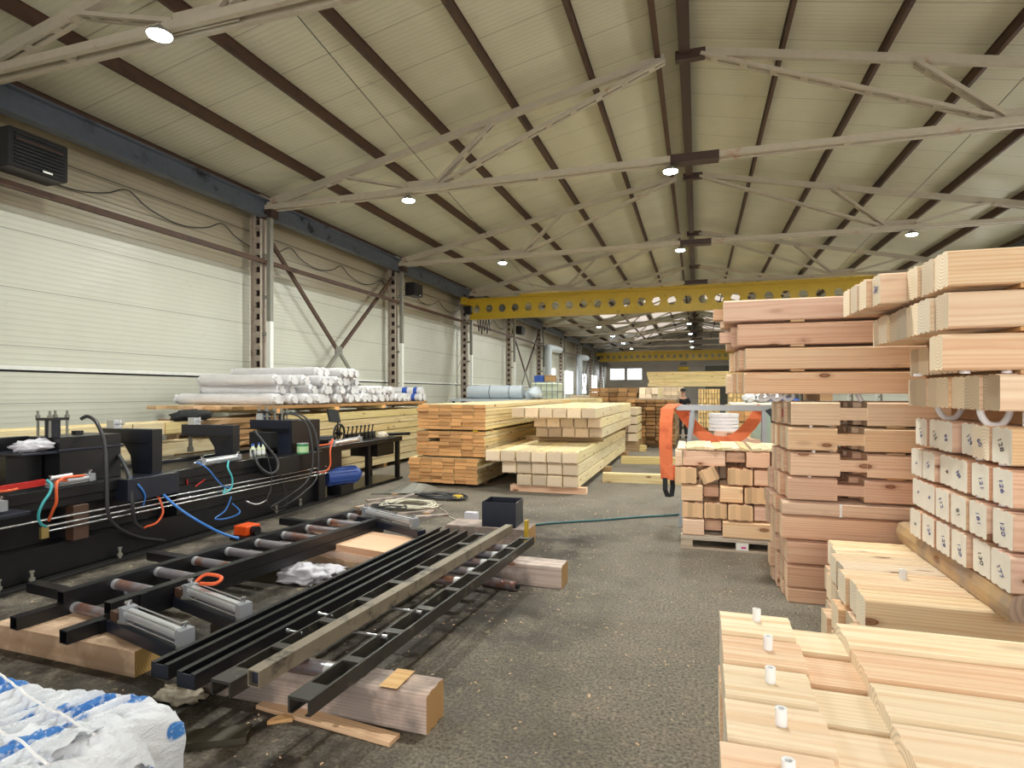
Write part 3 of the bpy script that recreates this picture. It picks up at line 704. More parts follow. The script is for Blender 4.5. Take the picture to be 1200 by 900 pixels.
X1 = [[.205, .12, .22, .2], [.31, .17, .3, .25], [.37, .33, .31, .28], [.36, .32, .29, .25]]
for L_ in range(4):
    for i in range(4):
        y = 5.17+i*.185
        timber(X1[L_][i], y, Z1[L_], 4.2, 'long pinkish pine timber, %s layer, %s from front, upper rear stack at right' % (['top', 'second', 'third', 'lowest'][L_], ORD[i]), G, m='pine_pink' if L_ < 2 else 'pine', w=.178, h=.168, jit=.002,
               notch=None if not (L_ < 2 and i == 1) else (.0101, .1, .04))
    if L_ < 3:
        for xx in (.75, 2.2): spacer(xx, 5.09, 5.83, Z1[L_]-.0175, .0165, .1, '%s slat in the upper rear stack, %s' % (['highest', 'middle', 'lowest'][L_], 'near its cut ends' if xx < 1 else 'further right'))
tag(MB().cyl((1.22, 5.2, 1.583), (1.19, 5.2, 1.638), .018, 12).build('plastic_tube', 'white_plastic', origin=True), 'slanting white plastic tube under the upper rear stack', 'tube')
for k in range(3):
    tag(MB().tube([(.52+k*.09, 5.3, 1.638), (.5+k*.09, 5.3, 1.61), (.53+k*.09, 5.3, 1.587), (.57+k*.09, 5.3, 1.61), (.56+k*.09, 5.3, 1.636)], .015, 8).build('plastic_tube', 'white_plastic', origin=True), 'small white tube loop under the cut ends of the upper rear stack, %s' % ORD[k], 'tube')

# ---- pallet of offcuts
PX0, PY0 = -.17, 6.5
pal = thing('wooden_pallet', 'wooden pallet on the floor under the piled timber offcuts', 'pallet', (PX0, PY0, 0))
m = MB()
for k in range(5): m.box(.0, 1.22, .02+k*.19, .14+k*.19, .118, .14)
m.build('deck_board', 'pallet', pal); MB().box(0, 1.22, .0, .1, .096, .118).box(0, 1.22, .42, .52, .096, .118).box(0, 1.22, .8, .9, .096, .118).build('stringer_board', 'pallet', pal)
for i, x in enumerate((0, .55, 1.1)):
    for y in (0, .42, .8): MB().box(x, x+.12, y, y+.1, .02, .096).build('block', 'pallet' if i != 1 or y else 'white_paint', pal)
MB().box(.6, .645, -.002, 0, .04, .06).build('printed_mark', 'label_pink', pal)
for y in (0, .42, .8): MB().box(0, 1.22, y, y+.1, 0, .02).build('runner_board', 'pallet', pal)
G = 'timber offcuts piled on the pallet'
# (x0,x1, kind, y inset) per row, in metres from the pallet's left end; e = end grain to the front, f = side to the front, n = neck
S_ = .0092/6*1.0
def cx(u): return (u-100)*.00150
RW = [(.142, .315, [(110, 260, 'f'), (262, 375, 'n'), (378, 697, 'f'), (700, 830, 'e')]),
      (.327, .49, [(105, 253, 'e'), (256, 410, 'e'), (413, 578, 'e'), (583, 736, 'f'), (740, 830, 'n')]),
      (.502, .675, [(102, 250, 'f'), (253, 358, 'n'), (361, 515, 'f'), (521, 680, 'e'), (686, 850, 'e')]),
      (.688, .862, [(58, 208, 'e'), (235, 385, 'tilt'), (412, 578, 'e'), (583, 740, 'f'), (744, 840, 'n')]),
      (.874, 1.045, [(60, 112, 'f'), (114, 400, 'f'), (406, 532, 'n'), (534, 686, 'f'), (692, 800, 'e')])]
for r_, (z0, z1, cells) in enumerate(RW):
    for i, (a, b, k) in enumerate(cells):
        xa, xb = PX0+cx(a)+.004, PX0+cx(b)-.004; w = xb-xa; h = z1-z0-.01; ins = J(.02)+.02+(.0 if k != 'n' else .12)
        lab = 'sawn pine offcut block, %s row from the pallet, %s from its left end' % (ORD[r_], ORD[i])
        if k == 'tilt':
            o = tag(link('timber_offcut', timber_mesh(.4, .17, .145, 'pine_lam', None, False), None, (xa+w/2, PY0+.02, z0+.024), PI/2), 'tilted pine offcut block leaning between two blocks, second row down', 'offcut', G)
            o.rotation_euler = (math.radians(-24), 0, PI/2)
        elif k == 'e': o = tag(link('timber_offcut', timber_mesh(.42, round(w, 3), round(h, 3), 'pine_lam' if (i+r_) % 4 else 'pine_pink'), None, (xa+w/2, PY0+ins, z0), PI/2), lab, 'offcut', G)
        else:
            hh = h if k == 'f' else h*.66; zz0 = z0 if k == 'f' else z0+h*.2
            o = tag(link('timber_offcut', timber_mesh(round(w, 3), .19, round(hh, 3), 'pine_pink' if i % 2 else 'pine'), None, (xa, PY0+.1+ins, zz0), 0), lab, 'offcut', G)
    # the rows behind
    for i in range(6):
        xa = PX0+.01+i*.198
        o = tag(link('timber_offcut', timber_mesh(.42, .18, round(z1-z0-.01, 3), 'pine'), None, (xa+.09, PY0+.5+J(.01), z0), PI/2), 'sawn pine offcut in the hidden rear half of the pallet, %s row up, %s along' % (ORD[r_], ORD[i]), 'offcut', 'offcuts in the rear half of the pallet')
# splintered top layer
for i in range(13):
    m = MB(); x = PX0-.04+i*.092+J(.008); w = .09+J(.006)
    pts = [(x, PY0+.03+J(.02), 1.046), (x+w, PY0+.03+J(.02), 1.046), (x+w+J(.02), PY0+.9+J(.03), 1.046), (x+J(.01), PY0+.9+J(.03), 1.046)]
    m.add(pts+[(a, b, c+.008+rnd.uniform(0, .03)) for a, b, c in pts], [(3, 2, 1, 0), (4, 5, 6, 7), (0, 1, 5, 4), (1, 2, 6, 5), (2, 3, 7, 6), (3, 0, 4, 7)])
    tag(m.build('split_board', 'pine_chalk' if i % 3 else 'pine_white', origin=True), 'rough split pine board on top of the offcut pile, %s from the left' % ORD[i], 'board', 'split boards on the offcut pile')
for k, (x, y, w) in enumerate(((.22, 7.55, .2), (.52, 7.6, .32), (.74, 7.5, .2))):
    pass

# ---- trestle with orange sling behind the pallet
TYy = 7.85
ra, rb = at(793, 477.5, y=TYy), at(897, 479, y=TYy); zt = ra.z
tr = thing('metal_trestle', 'grey metal trestle behind the offcut pallet carrying the orange sling', 'trestle', (.25, TYy, 0))
lx, rx = ra.x-.25, rb.x-.25
MB().bar((lx, 0, zt), (rx+.12, 0, zt), .07, .07).build('top_bar', 'grey_gal', tr)
for x, s in ((lx+.2, 1), (rx-.02, 0)):
    for q in (-.35, .35): MB().bar((x, 0, zt-.02), (x-.14*s, q, 0), .05, .05).build('leg', 'grey_gal', tr)
    MB().bar((x-.05*s, -.2, .6), (x-.05*s, .2, .6), .03, .03).build('crossbar', 'grey_gal', tr)
sl = thing('lifting_sling', 'wide orange lifting sling with black ends draped over the metal trestle', 'sling', (.25+lx, TYy, 0))
def ribbon(path, w, mat, name, parent, th=.012, wd=(1, 0, 0)):
    """path of (x,y,z,dirx,diry,dirz) centre points with a width direction"""
    m = MB(); P = path; vs = []
    for k, (c, d) in enumerate(P):
        c, d = Vector(c), Vector(d).normalized(); t = (Vector(P[min(k+1, len(P)-1)][0])-Vector(P[max(k-1, 0)][0])).normalized(); nrm = d.cross(t).normalized()
        for a, b in ((-.5, -.5), (.5, -.5), (.5, .5), (-.5, .5)): vs.append(c+d*w*a+nrm*th*b)
    n = len(P); fs = [(3, 2, 1, 0), tuple(4*(n-1)+i for i in range(4))]
    for k in range(n-1):
        for i in range(4): j = (i+1) % 4; fs.append((4*k+i, 4*k+j, 4*k+4+j, 4*k+4+i))
    m.add(vs, fs); return m.build(name, mat, parent)
B = Vector((.25+lx, TYy, 0))
def rel(u, v, y): return tuple(at(u, v, y=y)-B)
wx = (1, -.25, 0)
path = [(rel(808, 486, 7.93), (1, 0, -.6)), (rel(803, 477, 7.95), (1, 0, -.2)), (rel(790, 473.5, 7.85), wx), (rel(782, 479, 7.78), wx), (rel(780.5, 495, 7.74), wx), (rel(780, 520, 7.74), wx), (rel(781, 545, 7.75), wx), (rel(782, 562, 7.75), (1, -.4, 0))]
ribbon(path, .165, 'sling', 'hanging_end', sl)
ribbon([(rel(788, 545, 7.8), wx), (rel(787.5, 562, 7.8), wx)], .085, 'sling', 'returned_strap', sl)
ribbon([(rel(779.5, 560, 7.75), wx), (rel(779.5, 574, 7.74), wx), (rel(782.5, 582, 7.76), wx), (rel(787, 581, 7.78), wx), (rel(788.5, 570, 7.8), wx), (rel(787.5, 559, 7.8), wx)], .06, 'web_black', 'black_eye', sl, th=.014)
MB().box(rel(787, 0, 7.78)[0]-.01, rel(787, 0, 7.78)[0]+.02, -.12, -.1, rel(787, 547, 7.78)[2], rel(787, 542, 7.78)[2]).build('label_tag', 'white_plastic', sl)
path = []
for u, v, dx, dz in ((797, 481, 1, -.2), (804, 489, 1, .5), (813, 500, .9, .9), (824, 510, .7, 1), (836, 517, .3, 1), (848, 518.5, 0, 1), (860, 515, -.3, 1), (871, 507, -.7, 1), (881, 496, -.9, .9), (889, 484, -1, .6), (895, 476, -1, .3), (903, 479, 1, -.4)):
    path.append((rel(u, v, 8.02 if 800 < u < 892 else 7.9), (dx, .0, dz)))
ribbon(path, .15, 'sling', 'slack_span', sl)
ribbon([(rel(900, 480, 7.7), (1, 0, .4)), (rel(906, 487, 7.66), (1, 0, .3)), (rel(908, 500, 7.66), (1, 0, 0))], .07, 'web_black', 'black_eye', sl, th=.014)

# ---- things behind the trestle
for k, (u, v, w, h) in enumerate(((828, 519, .3, .16), (856, 505, .42, .26), (884, 514, .2, .14))):
    c = at(u, v, y=8.7)
    m = MB().box(c.x-w/2, c.x+w/2, 8.55, 8.95, 0, c.z)
    tag(m.build('timber_block', 'pine_pink', origin=True), 'pinkish pine block behind the slack orange sling, %s from the left' % ORD[k], 'block', 'pine blocks behind the sling')
c = at(848, 502, y=8.75); z0 = at(856, 505, y=8.7).z
bk = thing('strapping_roll', 'stack of white plastic rings standing on a pine block behind the sling', 'roll', (c.x, 8.75, z0+.001))
for k in range(5): MB().cyl((0, 0, k*.048), (0, 0, k*.05+.04), .2-.006*(k % 2), 24, hollow=.13).build('ring', 'white_plastic', bk)
c = at(897, 500, y=8.6)
tag(MB().blob((c.x+.05, 8.75, .72), (.26, .24, .72), .12, 1.6, 3, 26, flat=0).build('plastic_sack', 'green_wrap', origin=True), 'tall grey-green plastic sack standing behind the right end of the trestle', 'sack')
# ================================================================== middle and far timber
def timber_y(x, y, z, L, lab, grp, **kw): return timber(x, y, z, L, lab, grp, axis='y', **kw)

# ---- S1 three packs of boards with orange ends
G = 'boards of the orange-ended stack'
packs = [(.06, -4.93, 9.5, 'lowest'), (.525, -4.84, 9.62, 'middle'), (1.0, -4.83, 9.62, 'top')]
for pz, px, py, nm in packs:
    for r_ in range(7):
        z = pz+r_*.063; off = .0 if r_ % 2 else .012
        for c_ in range(6):
            w = .214; x = px+off+c_*.2185+w/2
            if rnd.random() < .015 and 0 < c_ < 5: continue
            timber_y(x, py+J(.03), z, 6.2, 'orange-ended board, %s pack, %s layer up, %s from the left' % (nm, ORD[r_], ORD[c_]), G, m='pine_orange', w=w, h=.058, plain=True, name='sawn_board', cat='board', jit=.0015)
    for yy in (10.0, 12.5, 15.0): tag(MB().box(px+.02, px+1.3, yy, yy+.08, pz-.0585 if pz > .1 else 0, pz-.001 if pz < .1 else pz-.0025).build('wooden_spacer', 'pine_brown', origin=True), 'cross batten under the %s pack of orange-ended boards, %s' % (nm, 'nearest' if yy < 11 else 'middle one' if yy < 14 else 'farthest'), 'spacer', 'battens of the orange-ended stack')
tag(MB().box(-3.75, -3.66, 9.62, 9.64, .955, .99).build('yellow_tag', 'yellow', origin=True), 'small yellow tag between the middle and top orange-ended packs', 'tag')
# second run of boards behind it, ends hidden
G = 'boards lying beyond the orange-ended stack'
for r_ in range(5):
    for c_ in range(3):
        timber_y(-4.9+c_*.44+.22, 17.0+c_*.1, .5+r_*.19, 6.0, 'pale board beyond the orange-ended stack, %s layer, %s from left' % (ORD[r_], ORD[c_]), G, m='pine_yellow', w=.43, h=.17, plain=True, name='sawn_board', cat='board')
for yy in (17.5, 21.5): tag(MB().box(-4.9, -3.6, yy, yy+.1, 0, .498).build('bearer', 'pine_brown', origin=True), 'wooden bearer under the boards beyond the orange-ended stack, %s' % ('nearer' if yy < 19 else 'farther'), 'bearer')

# ---- S2 profiled timbers with pale notched ends
G = 'profiled timbers of the pale centre stack'
def s2(nlayers, x1, y0, z0, cols, L, nm, offs=None):
    for r_ in range(nlayers):
        for c_ in range(cols[r_]):
            x = x1-.12-c_*.262; yy = y0[r_]+J(.02)
            L1 = L-y0[r_]+y0[0]
            La = round(L1*[.42, .3, .55, .36, .62, .48][(c_+r_*2) % 6], 2)
            timber_y(x, yy, z0+r_*.198, La, 'pale profiled timber, %s tier, %s layer up, %s from the right, near piece' % (nm, ORD[r_], ORD[c_]), G, m='pine_chalk', w=.252, h=.186, name='profiled_timber', notch=(.0, .03, .02))
            timber_y(x+J(.004), yy+La+.012, z0+r_*.198, round(L1-La-.012, 2), 'pale profiled timber, %s tier, %s layer up, %s from the right, far piece' % (nm, ORD[r_], ORD[c_]), G, m='pine_chalk', w=.252, h=.186, name='profiled_timber')
            # cut head: the end is relieved all round
    return
s2(3, -1.84, [9.36, 9.36, 9.3], .105, [4, 5, 6], 6.5, 'lower')
s2(3, -1.72, [11.1, 10.95, 10.35], .79, [5, 5, 6], 5.0, 'upper')
for k, yy in enumerate((9.42, 12.3, 15.4)):
    tag(MB().box(-3.35 if k else -3.0, -1.72, yy, yy+.16, 0, .104).build('skid_beam', 'pine_pink' if not k else 'pine_brown', origin=True), 'pinkish floor beam under the pale centre stack, %s' % ['nearest', 'middle one', 'farthest'][k], 'beam')
for k, yy in enumerate((11.4, 15.2)): tag(MB().box(-3.3, -1.75, yy, yy+.1, .694, .789).build('wooden_spacer', 'pine_brown', origin=True), 'cross batten between the tiers of the pale centre stack, %s' % ['nearer', 'farther'][k], 'spacer', 'battens of the pale centre stack')
for yy in (16.6,):
    for r_ in range(4):
        for c_ in range(2): timber_y(-1.72-c_*.26, yy+J(.03), .3+r_*.24, 1.4, 'profiled timber in the small stack just beyond the pale centre stack, %s layer, %s' % (ORD[r_], 'right' if c_ == 0 else 'left'), 'timbers of the small stack beyond', m='pine_chalk', w=.25, h=.2)
    for k, y in enumerate((16.7, 17.6)): tag(MB().box(-2.2, -1.55, y, y+.2, 0, .298).build('bearer', 'pine_brown', origin=True), 'bearer block under the small stack beyond the centre, %s' % ('nearer' if not k else 'farther'), 'bearer')

# ---- loose beams on the floor between the stacks
def floorbeam(u0, v0, u1, v1, h, d, lab, L=None):
    a, b = at(u0, v0, z=0), at(u1, v1, z=0); m = MB(); dd = (b-a).normalized(); n = Vector((-dd.y, dd.x, 0))
    if L: b = a+dd*L
    m.bar(a+n*d/2+Vector((0, 0, h/2)), b+n*d/2+Vector((0, 0, h/2)), d, h)
    o = link('floor_beam', timber_mesh(round((b-a).length, 3), d, h, 'pine_yellow', None, True), None, a+n*d/2, math.atan2(dd.y, dd.x))
    return tag(o, lab, 'beam', 'beams lying on the floor past the centre stack')
floorbeam(706, 565, 776, 567.5, .16, .22, 'nearest pale beam lying across the floor behind the orange sling', 1.45)
floorbeam(728, 543.5, 778, 544.5, .16, .2, 'middle pale beam lying across the floor behind the orange sling', 1.5)
floorbeam(741, 529, 758, 529, .16, .3, 'short beam piece on the floor at the corner of the brown board stack')

# ---- S3 long yellow packs by the left wall
G = 'long yellow boards stacked near the left wall'
for r_ in range(8):
    for c_ in range(4): timber_y(-6.72-c_*.31, 8.3+J(.15), .1+r_*.146, 6.2, 'long yellow board near the left wall, %s layer up, %s from the aisle' % (ORD[r_], ORD[c_]), G, m='pine_yellow', w=.3, h=.132, plain=True, name='sawn_board', cat='board', jit=.002)
    if r_:
        for yy in (9, 13.5): tag(MB().box(-7.8, -6.58, yy, yy+.06, .1+r_*.146-.0135, .1+r_*.146-.0005).build('wooden_spacer', 'pine_brown', origin=True), 'thin stick in the long yellow board stack, below the %s layer, %s end' % (ORD[r_], 'near' if yy < 10 else 'far'), 'spacer', 'sticks in the long yellow stack')
for k, yy in enumerate((8.8, 11.5, 14.0)): tag(MB().box(-7.85, -6.57, yy, yy+.12, 0, .099).build('bearer', 'pine_brown', origin=True), 'bearer under the long yellow boards by the wall, %s' % ['near', 'middle', 'far'][k], 'bearer')
G = 'yellow beams stacked behind the machine'
zz = [.02, .2, .38, .56, .82, 1.1]
for r_, z in enumerate(zz):
    segs = [(1.4, 6.05)] if r_ != 5 else [(1.0, 5.55), (5.57, 6.02), (6.04, 6.4)]
    if r_ == 4: segs = [(1.2, 5.7), (5.85, 7.0)]
    for s_, (a, b) in enumerate(segs):
        for c_ in range(3 if r_ < 4 else 2): timber_y(-6.82-c_*.26, a, z, b-a, 'yellow beam behind the black machine, %s course up, %s row from the machine, %s piece' % (ORD[r_], ORD[c_], ['near', 'middle', 'far'][s_]), G, m='pine_yellow', w=.25, h=.155, plain=True, name='sawn_beam', cat='beam', jit=.002)
for k, (z0, z1) in enumerate(((.716, .818), (.976, 1.098))):
    for yy in (2.2, 4.6): tag(MB().box(-7.4, -6.75, yy, yy+.1, z0, z1).build('wooden_spacer', 'pine_brown', origin=True), 'block spacing the beams behind the machine, %s level, %s' % (['lower', 'upper'][k], 'near' if yy < 3 else 'far'), 'spacer')

# rough slabs and platform that carries the rolls
G = 'rough brown slabs beside the rolls'
for r_ in range(5):
    for c_ in range(3):
        x = -6.85-c_*.3; a = 6.9+J(.25); z = .62+r_*.085+.22
        m = MB(); n = 10; vs = []; L = 2.1+J(.2)
        for i in range(n+1):
            y = a+L*i/n
            for dx, dz in ((-.14, 0), (.14, 0), (.13, .075), (-.13, .075)): vs.append((x+dx+J(.02), y, z+dz*(1+J(.1))))
        fs = [(3, 2, 1, 0), tuple(4*n+i for i in range(4))]+[(4*k+i, 4*k+(i+1) % 4, 4*k+4+(i+1) % 4, 4*k+4+i) for k in range(n) for i in range(4)]
        m.add(vs, fs); me = m.build('rough_slab', 'pine_brown', origin=True)
        tag(me, 'rough orange-brown slab under the near end of the rolls, %s layer, %s from the aisle' % (ORD[r_], ORD[c_]), 'board', G)
for k, y in enumerate((7.0, 8.1)): tag(MB().box(-7.6, -6.75, y, y+.15, 0, .838).build('bearer', 'pine_brown', origin=True), 'wooden support under the rough brown slabs, %s' % ('near' if not k else 'far'), 'bearer')
pf = thing('roll_platform', 'raised plank platform near the left wall carrying the white wrapped rolls', 'platform', (-7.7, 10.8, 0))
for k in range(9): 
    x = -.95+k*.215; MB().box(x, x+.2, -3.3+J(.15), 3.2+J(.1), 1.375, 1.43).build('plank', 'pine_brown' if k > 6 else 'slat', pf)
for y in (-2.6, -.9, .9, 2.9):
    MB().box(-.95, .97, y, y+.14, 1.3, 1.375).build('crossbeam', 'pine_orange', pf)
    MB().box(-.95, -.75, y, y+.14, 0, 1.3).build('post', 'pine_brown', pf)
G = 'white plastic wrapped rolls on the platform'
protos = []
for q in range(3):
    r = link('wrapped_roll', None); L = [1.75, 1.6, 1.85][q]
    n, mm = 18, 16; vs = []
    for i in range(mm+1):
        t = i/mm; x = -L/2+L*t
        for k in range(n):
            a = 2*PI*k/n; rr = .1*(1+.15*mnoise.noise(Vector((x*3.2+q*9, math.cos(a)*1.5, math.sin(a)*1.5))))
            vs.append((x, math.cos(a)*rr, .1+math.sin(a)*rr))
    m = MB().add(vs, [(i*n+k, i*n+(k+1) % n, (i+1)*n+(k+1) % n, (i+1)*n+k) for i in range(mm) for k in range(n)], 0, True); b_ = m.build('body', 'wrap', r)
    # twisted crumpled ends
    for s in (-1, 1):
        vs = []; rings = [(0, 1), (.03, .92), (.06, .6), (.1, .62), (.15, .8)]
        for j, (dx, k_) in enumerate(rings):
            for k in range(n):
                a = 2*PI*k/n+j*.35; cr = 1+(.6 if j > 1 else .1)*mnoise.noise(Vector((k*1.9+q*5, j*2.7, s*4)))
                vs.append((s*(L/2+dx*.6), math.cos(a)*.1*k_*cr, .1+math.sin(a)*.1*k_*cr))
        m = MB().add(vs, [(i*n+k, i*n+(k+1) % n, (i+1)*n+(k+1) % n, (i+1)*n+k) for i in range(len(rings)-1) for k in range(n)], 0, False)
        m.add(vs[-n:], [tuple(range(n))]); m.build('crumpled_end', 'wrap', r)
    protos.append(r)
k_ = 0
layout = [(0, 22, 8.4), (1, 16, 8.748), (2, 10, 8.632), (3, 6, 9.676)]
first = [True]*3
for lay, cnt, y0 in layout:
    for i in range(cnt):
        q = rnd.randrange(3); y = y0+i*.232+J(.01); z = 1.432+lay*.17
        if lay and rnd.random() < .06: continue
        lab = 'white plastic wrapped roll, %s layer, %s from the near end of the pile' % (['bottom', 'second', 'third', 'top'][lay], (ORD+['nineteenth', 'twentieth', 'twenty-first', 'twenty-second', 'twenty-third', 'twenty-fourth'])[i])
        loc = (-7.72+J(.05)+(-.18 if i < 2 else 0), y, z)
        if first[q]: o = protos[q]; o.location = loc; first[q] = False; o['label'] = lab
        else: o = dup(protos[q], loc, 0, lab)
        o['category'] = 'roll'; o['group'] = G; o.rotation_euler.z = J(.05)+(.12 if (lay == 0 and i == 0) else 0)
for k, (y, z) in enumerate(((13.75, 1.432), (13.98, 1.432), (13.86, 1.6))):
    r = thing('blue_banded_roll', 'wrapped roll with blue bands at the far end of the roll pile, %s' % ['lower near', 'lower far', 'topmost'][k], 'roll', (-7.55, y, z), 0, 'blue banded rolls on the platform')
    MB().cyl((-.8, 0, .095), (.75, 0, .095), .095, 18).build('body', 'wrap', r)
    MB().cyl((.2, 0, .095), (.34, 0, .095), .098, 18).build('blue_band', 'blue_plastic', r); MB().cyl((.52, 0, .095), (.62, 0, .095), .098, 18).build('blue_band', 'blue_plastic', r)

# ---- far goods
def box_thing(name, lab, cat, x0, x1, y0, y1, z0, z1, mat, grp=None): return tag(MB().box(x0, x1, y0, y1, z0, z1, ch=.01).build(name, mat, origin=True), lab, cat, grp)
c = at(585, 467, y=19)
r = thing('insulation_roll', 'big pale blue wrapped roll lying beyond the orange-ended boards by the wall', 'roll', (c.x-.1, 19, c.z))
MB().cyl((-1.0, 0, .22), (.95, 0, .22), .23, 26).build('body', 'pale_blue_wrap', r)
for x in (-.2, .5): MB().cyl((x, 0, .22), (x+.02, 0, .22), .236, 26).build('strap', 'black_matt', r)
st = thing('goods_table', 'low table with boxes under the pale blue roll', 'table', (c.x-.1, 19, 0))
MB().box(-1.5, 1.3, -.5, .5, c.z-.09, c.z-.012).build('table_top', 'pale_blue_wrap', st)
for x in (-1.4, 1.2):
    for y in (-.42, .42): MB().box(x-.04, x+.04, y-.04, y+.04, 0, c.z-.09).build('leg', 'black', st)
tag(MB().blob((c.x+1.22, 19, c.z+.12), (.3, .3, .28), .3, 2, 5, 20, flat=c.z).build('plastic_sheet', 'pale_blue_wrap', origin=True), 'crumpled pale plastic sheet at the end of the blue roll', 'sheet')
# caged tote
def tote(x, y, z, lab):
    r = thing('caged_tote', lab, 'tote', (x, y, z)); MB().box(-.55, .55, -.48, .48, .14, 1.0, ch=.04).build('tank', 'tote', r)
    MB().box(-.6, .6, -.5, .5, 0, .12).build('pallet_base', 'black', r); m = MB()
    for k in range(6): 
        xx = -.58+k*.232
        for s in (-.51, .51): m.bar((xx, s, .12), (xx, s, 1.04), .025, .025)
    for zz in (.35, .65, 1.03):
        for s in (-.51, .51): m.bar((-.6, s, zz), (.6, s, zz), .025, .025)
        for s in (-.59, .59): m.bar((s, -.51, zz), (s, .51, zz), .025, .025)
    m.build('cage', 'grey_gal', r)
c = at(641, 472, y=24); 
tote(c.x, 24, 1.05, 'caged white liquid tote standing on another one beyond the blue roll')
tote(c.x, 24, 0.0, 'lower caged white tote carrying the upper one beyond the blue roll')
box_thing('storage_box', 'dark blue box on top of the caged tote', 'box', c.x-.5, c.x-.1, 23.8, 24.2, 2.1, 2.36, 'motor')
box_thing('cardboard_box', 'brown cardboard box on top of the caged tote', 'box', c.x-.05, c.x+.35, 23.8, 24.2, 2.1, 2.38, 'pine_brown')
tag(MB().blob((c.x-.1, 20.7, 1.58), (.5, .25, .12), .4, 3, 8, 20, flat=1.452).build('green_net', 'green_can', origin=True), 'crumpled green netting in front of the caged tote', 'net')
box_thing('wooden_crate', 'plain crate beneath the green netting before the caged tote', 'crate', c.x-.7, c.x+.5, 20.4, 21.1, 0, 1.45, 'pine_brown')
# leaning thin pole against column
tag(MB().cyl((-8.9, 19.2, 0), (-9.0, 22.0, 3.2), .02, 6).build('leaning_pole', 'cable_white'), 'thin pale pole leaning beside the column under the crane end', 'pole')
# pale pipes by the far columns
for k, (y, lab) in enumerate(((34.2, 'grey-blue vertical duct bent over at the top by the far left wall, nearer one'), (44, 'grey-blue vertical duct by the far left wall, farther one'))):
    tag(MB().tube([(-8.5, y, 0), (-8.5, y, 3.9), (-8.5, y+.3, 4.3), (-8.5, y+3, 4.4)], .22, 14).build('air_duct', 'pale_blue_wrap'), lab, 'duct')

def face_stack(x0, x1, y, z0, cols, rows, L, mat, lab, grp, gap=.008, ragged=.0, axis='y', name='sawn_board', miss=0.):
    w = (x1-x0)/cols
    zb, zt = z0; h = (zt-zb)/rows
    me = None
    for r_ in range(rows):
        for c_ in range(cols):
            name = 'sawn_board' if mat in ('pine_brown', 'pine_orange') else 'squared_timber'
            if rnd.random() < miss: continue
            yy = y+J(ragged)
            if axis == 'y': o = link(name, timber_mesh(L, round(w-gap, 3), round(h-gap, 3), mat, None, True), None, (x0+w*(c_+.5), yy, zb+r_*h), PI/2)
            else: o = link(name, timber_mesh(L, round(w-gap, 3), round(h-gap, 3), mat, None, True), None, (x0+J(ragged), y+w*(c_+.5), zb+r_*h), 0)
            tag(o, '%s, %s layer up, %s from %s' % (lab, ORD[r_], ORD[c_], 'the left' if axis == 'y' else 'front'), 'timber', grp)
def bearers(x0, x1, ys_, z, lab):
    for k, y in enumerate(ys_): tag(MB().box(x0, x1, y, y+.12, 0, z-.002).build('bearer', 'pine_brown', origin=True), '%s, %s' % (lab, ['nearest', 'second', 'third'][k]), 'bearer')
# brown stacks
face_stack(-2.05, -.62, 18.0, (.12, 1.46), 5, 12, 4.5, 'pine_brown', 'brown board behind the floor beams', 'brown boards behind the floor beams', ragged=.16, gap=.02)
bearers(-2.1, -.6, (18.3, 21.5), .12, 'bearer under the brown boards behind the floor beams')
face_stack(-4.3, -2.35, 24.5, (.2, 1.86), 5, 9, 4.5, 'pine_brown', 'brown board of the farther stack past the centre', 'brown boards of the farther stack', ragged=.3, gap=.02)
bearers(-4.3, -2.35, (24.9, 28), .2, 'bearer under the farther brown boards')
face_stack(-2.25, -1.5, 24.2, (.2, 1.86), 3, 6, 3.3, 'pine_chalk', 'pale board beside the farther brown stack', 'pale boards beside the farther brown stack', ragged=.1)
bearers(-2.25, -1.5, (24.6, 26.8), .2, 'bearer under the pale boards beside the farther brown stack')
# high pack of long yellow timbers lying across, on supports
face_stack(-2.2, -.45, 28.2, (1.93, 2.62), 4, 4, 6.6, 'pine_yellow', 'yellow timber in the high pack across the aisle', 'long timbers of the high pack', axis='x', ragged=.1)
face_stack(-1.7, -.6, 28.0, (.1, 1.92), 4, 9, 2.2, 'pine_chalk', "pale timber under the high pack's left end", 'pale timbers below the high pack', ragged=.06)
bearers(-1.7, -.6, (28.3,), .1, 'bearer below the left end of the high pack')
face_stack(.02, .9, 26.2, (.16, 1.82), 8, 8, 1.6, 'pine_yellow', 'yellow timber end behind the worker', 'yellow timber ends behind the worker', gap=.02)
bearers(0, .9, (26.3,), .16, 'bearer under the yellow block behind the worker')
face_stack(1.25, 2.3, 26.0, (.2, 1.86), 7, 8, 1.6, 'pine_yellow', 'yellow timber end right of the worker', 'yellow timber ends right of the worker', gap=.02)
bearers(1.25, 2.3, (26.2,), .2, 'bearer under the yellow block right of the worker')
face_stack(.78, 2.3, 16.4, (.9, 1.31), 4, 3, 2.0, 'pine_orange', 'brown plank on the stack behind the trestle', 'planks behind the trestle')
face_stack(.78, 2.3, 16.5, (.15, .88), 4, 5, 2.0, 'pine_yellow', 'yellow beam low in the stack behind the trestle', 'beams low behind the trestle')
bearers(.78, 2.3, (16.8,), .15, 'bearer under the stack behind the trestle')
tag(MB().box(.85, 2.3, 16.4, 18.2, 1.313, 1.37, ch=.01).build('top_sheet', 'cream', origin=True), 'pale sheet covering the brown planks behind the trestle', 'sheet')
for k in range(3): tag(MB().blob((1.35+k*.3, 17.3, 1.5), (.16, .25, .13), .5, 3, k, 22, flat=1.372).build('white_bag', 'wrap' if k < 2 else 'wrap', origin=True), 'white bag on the pale sheet behind the trestle, %s from left' % ORD[k], 'bag', 'white bags behind the trestle')
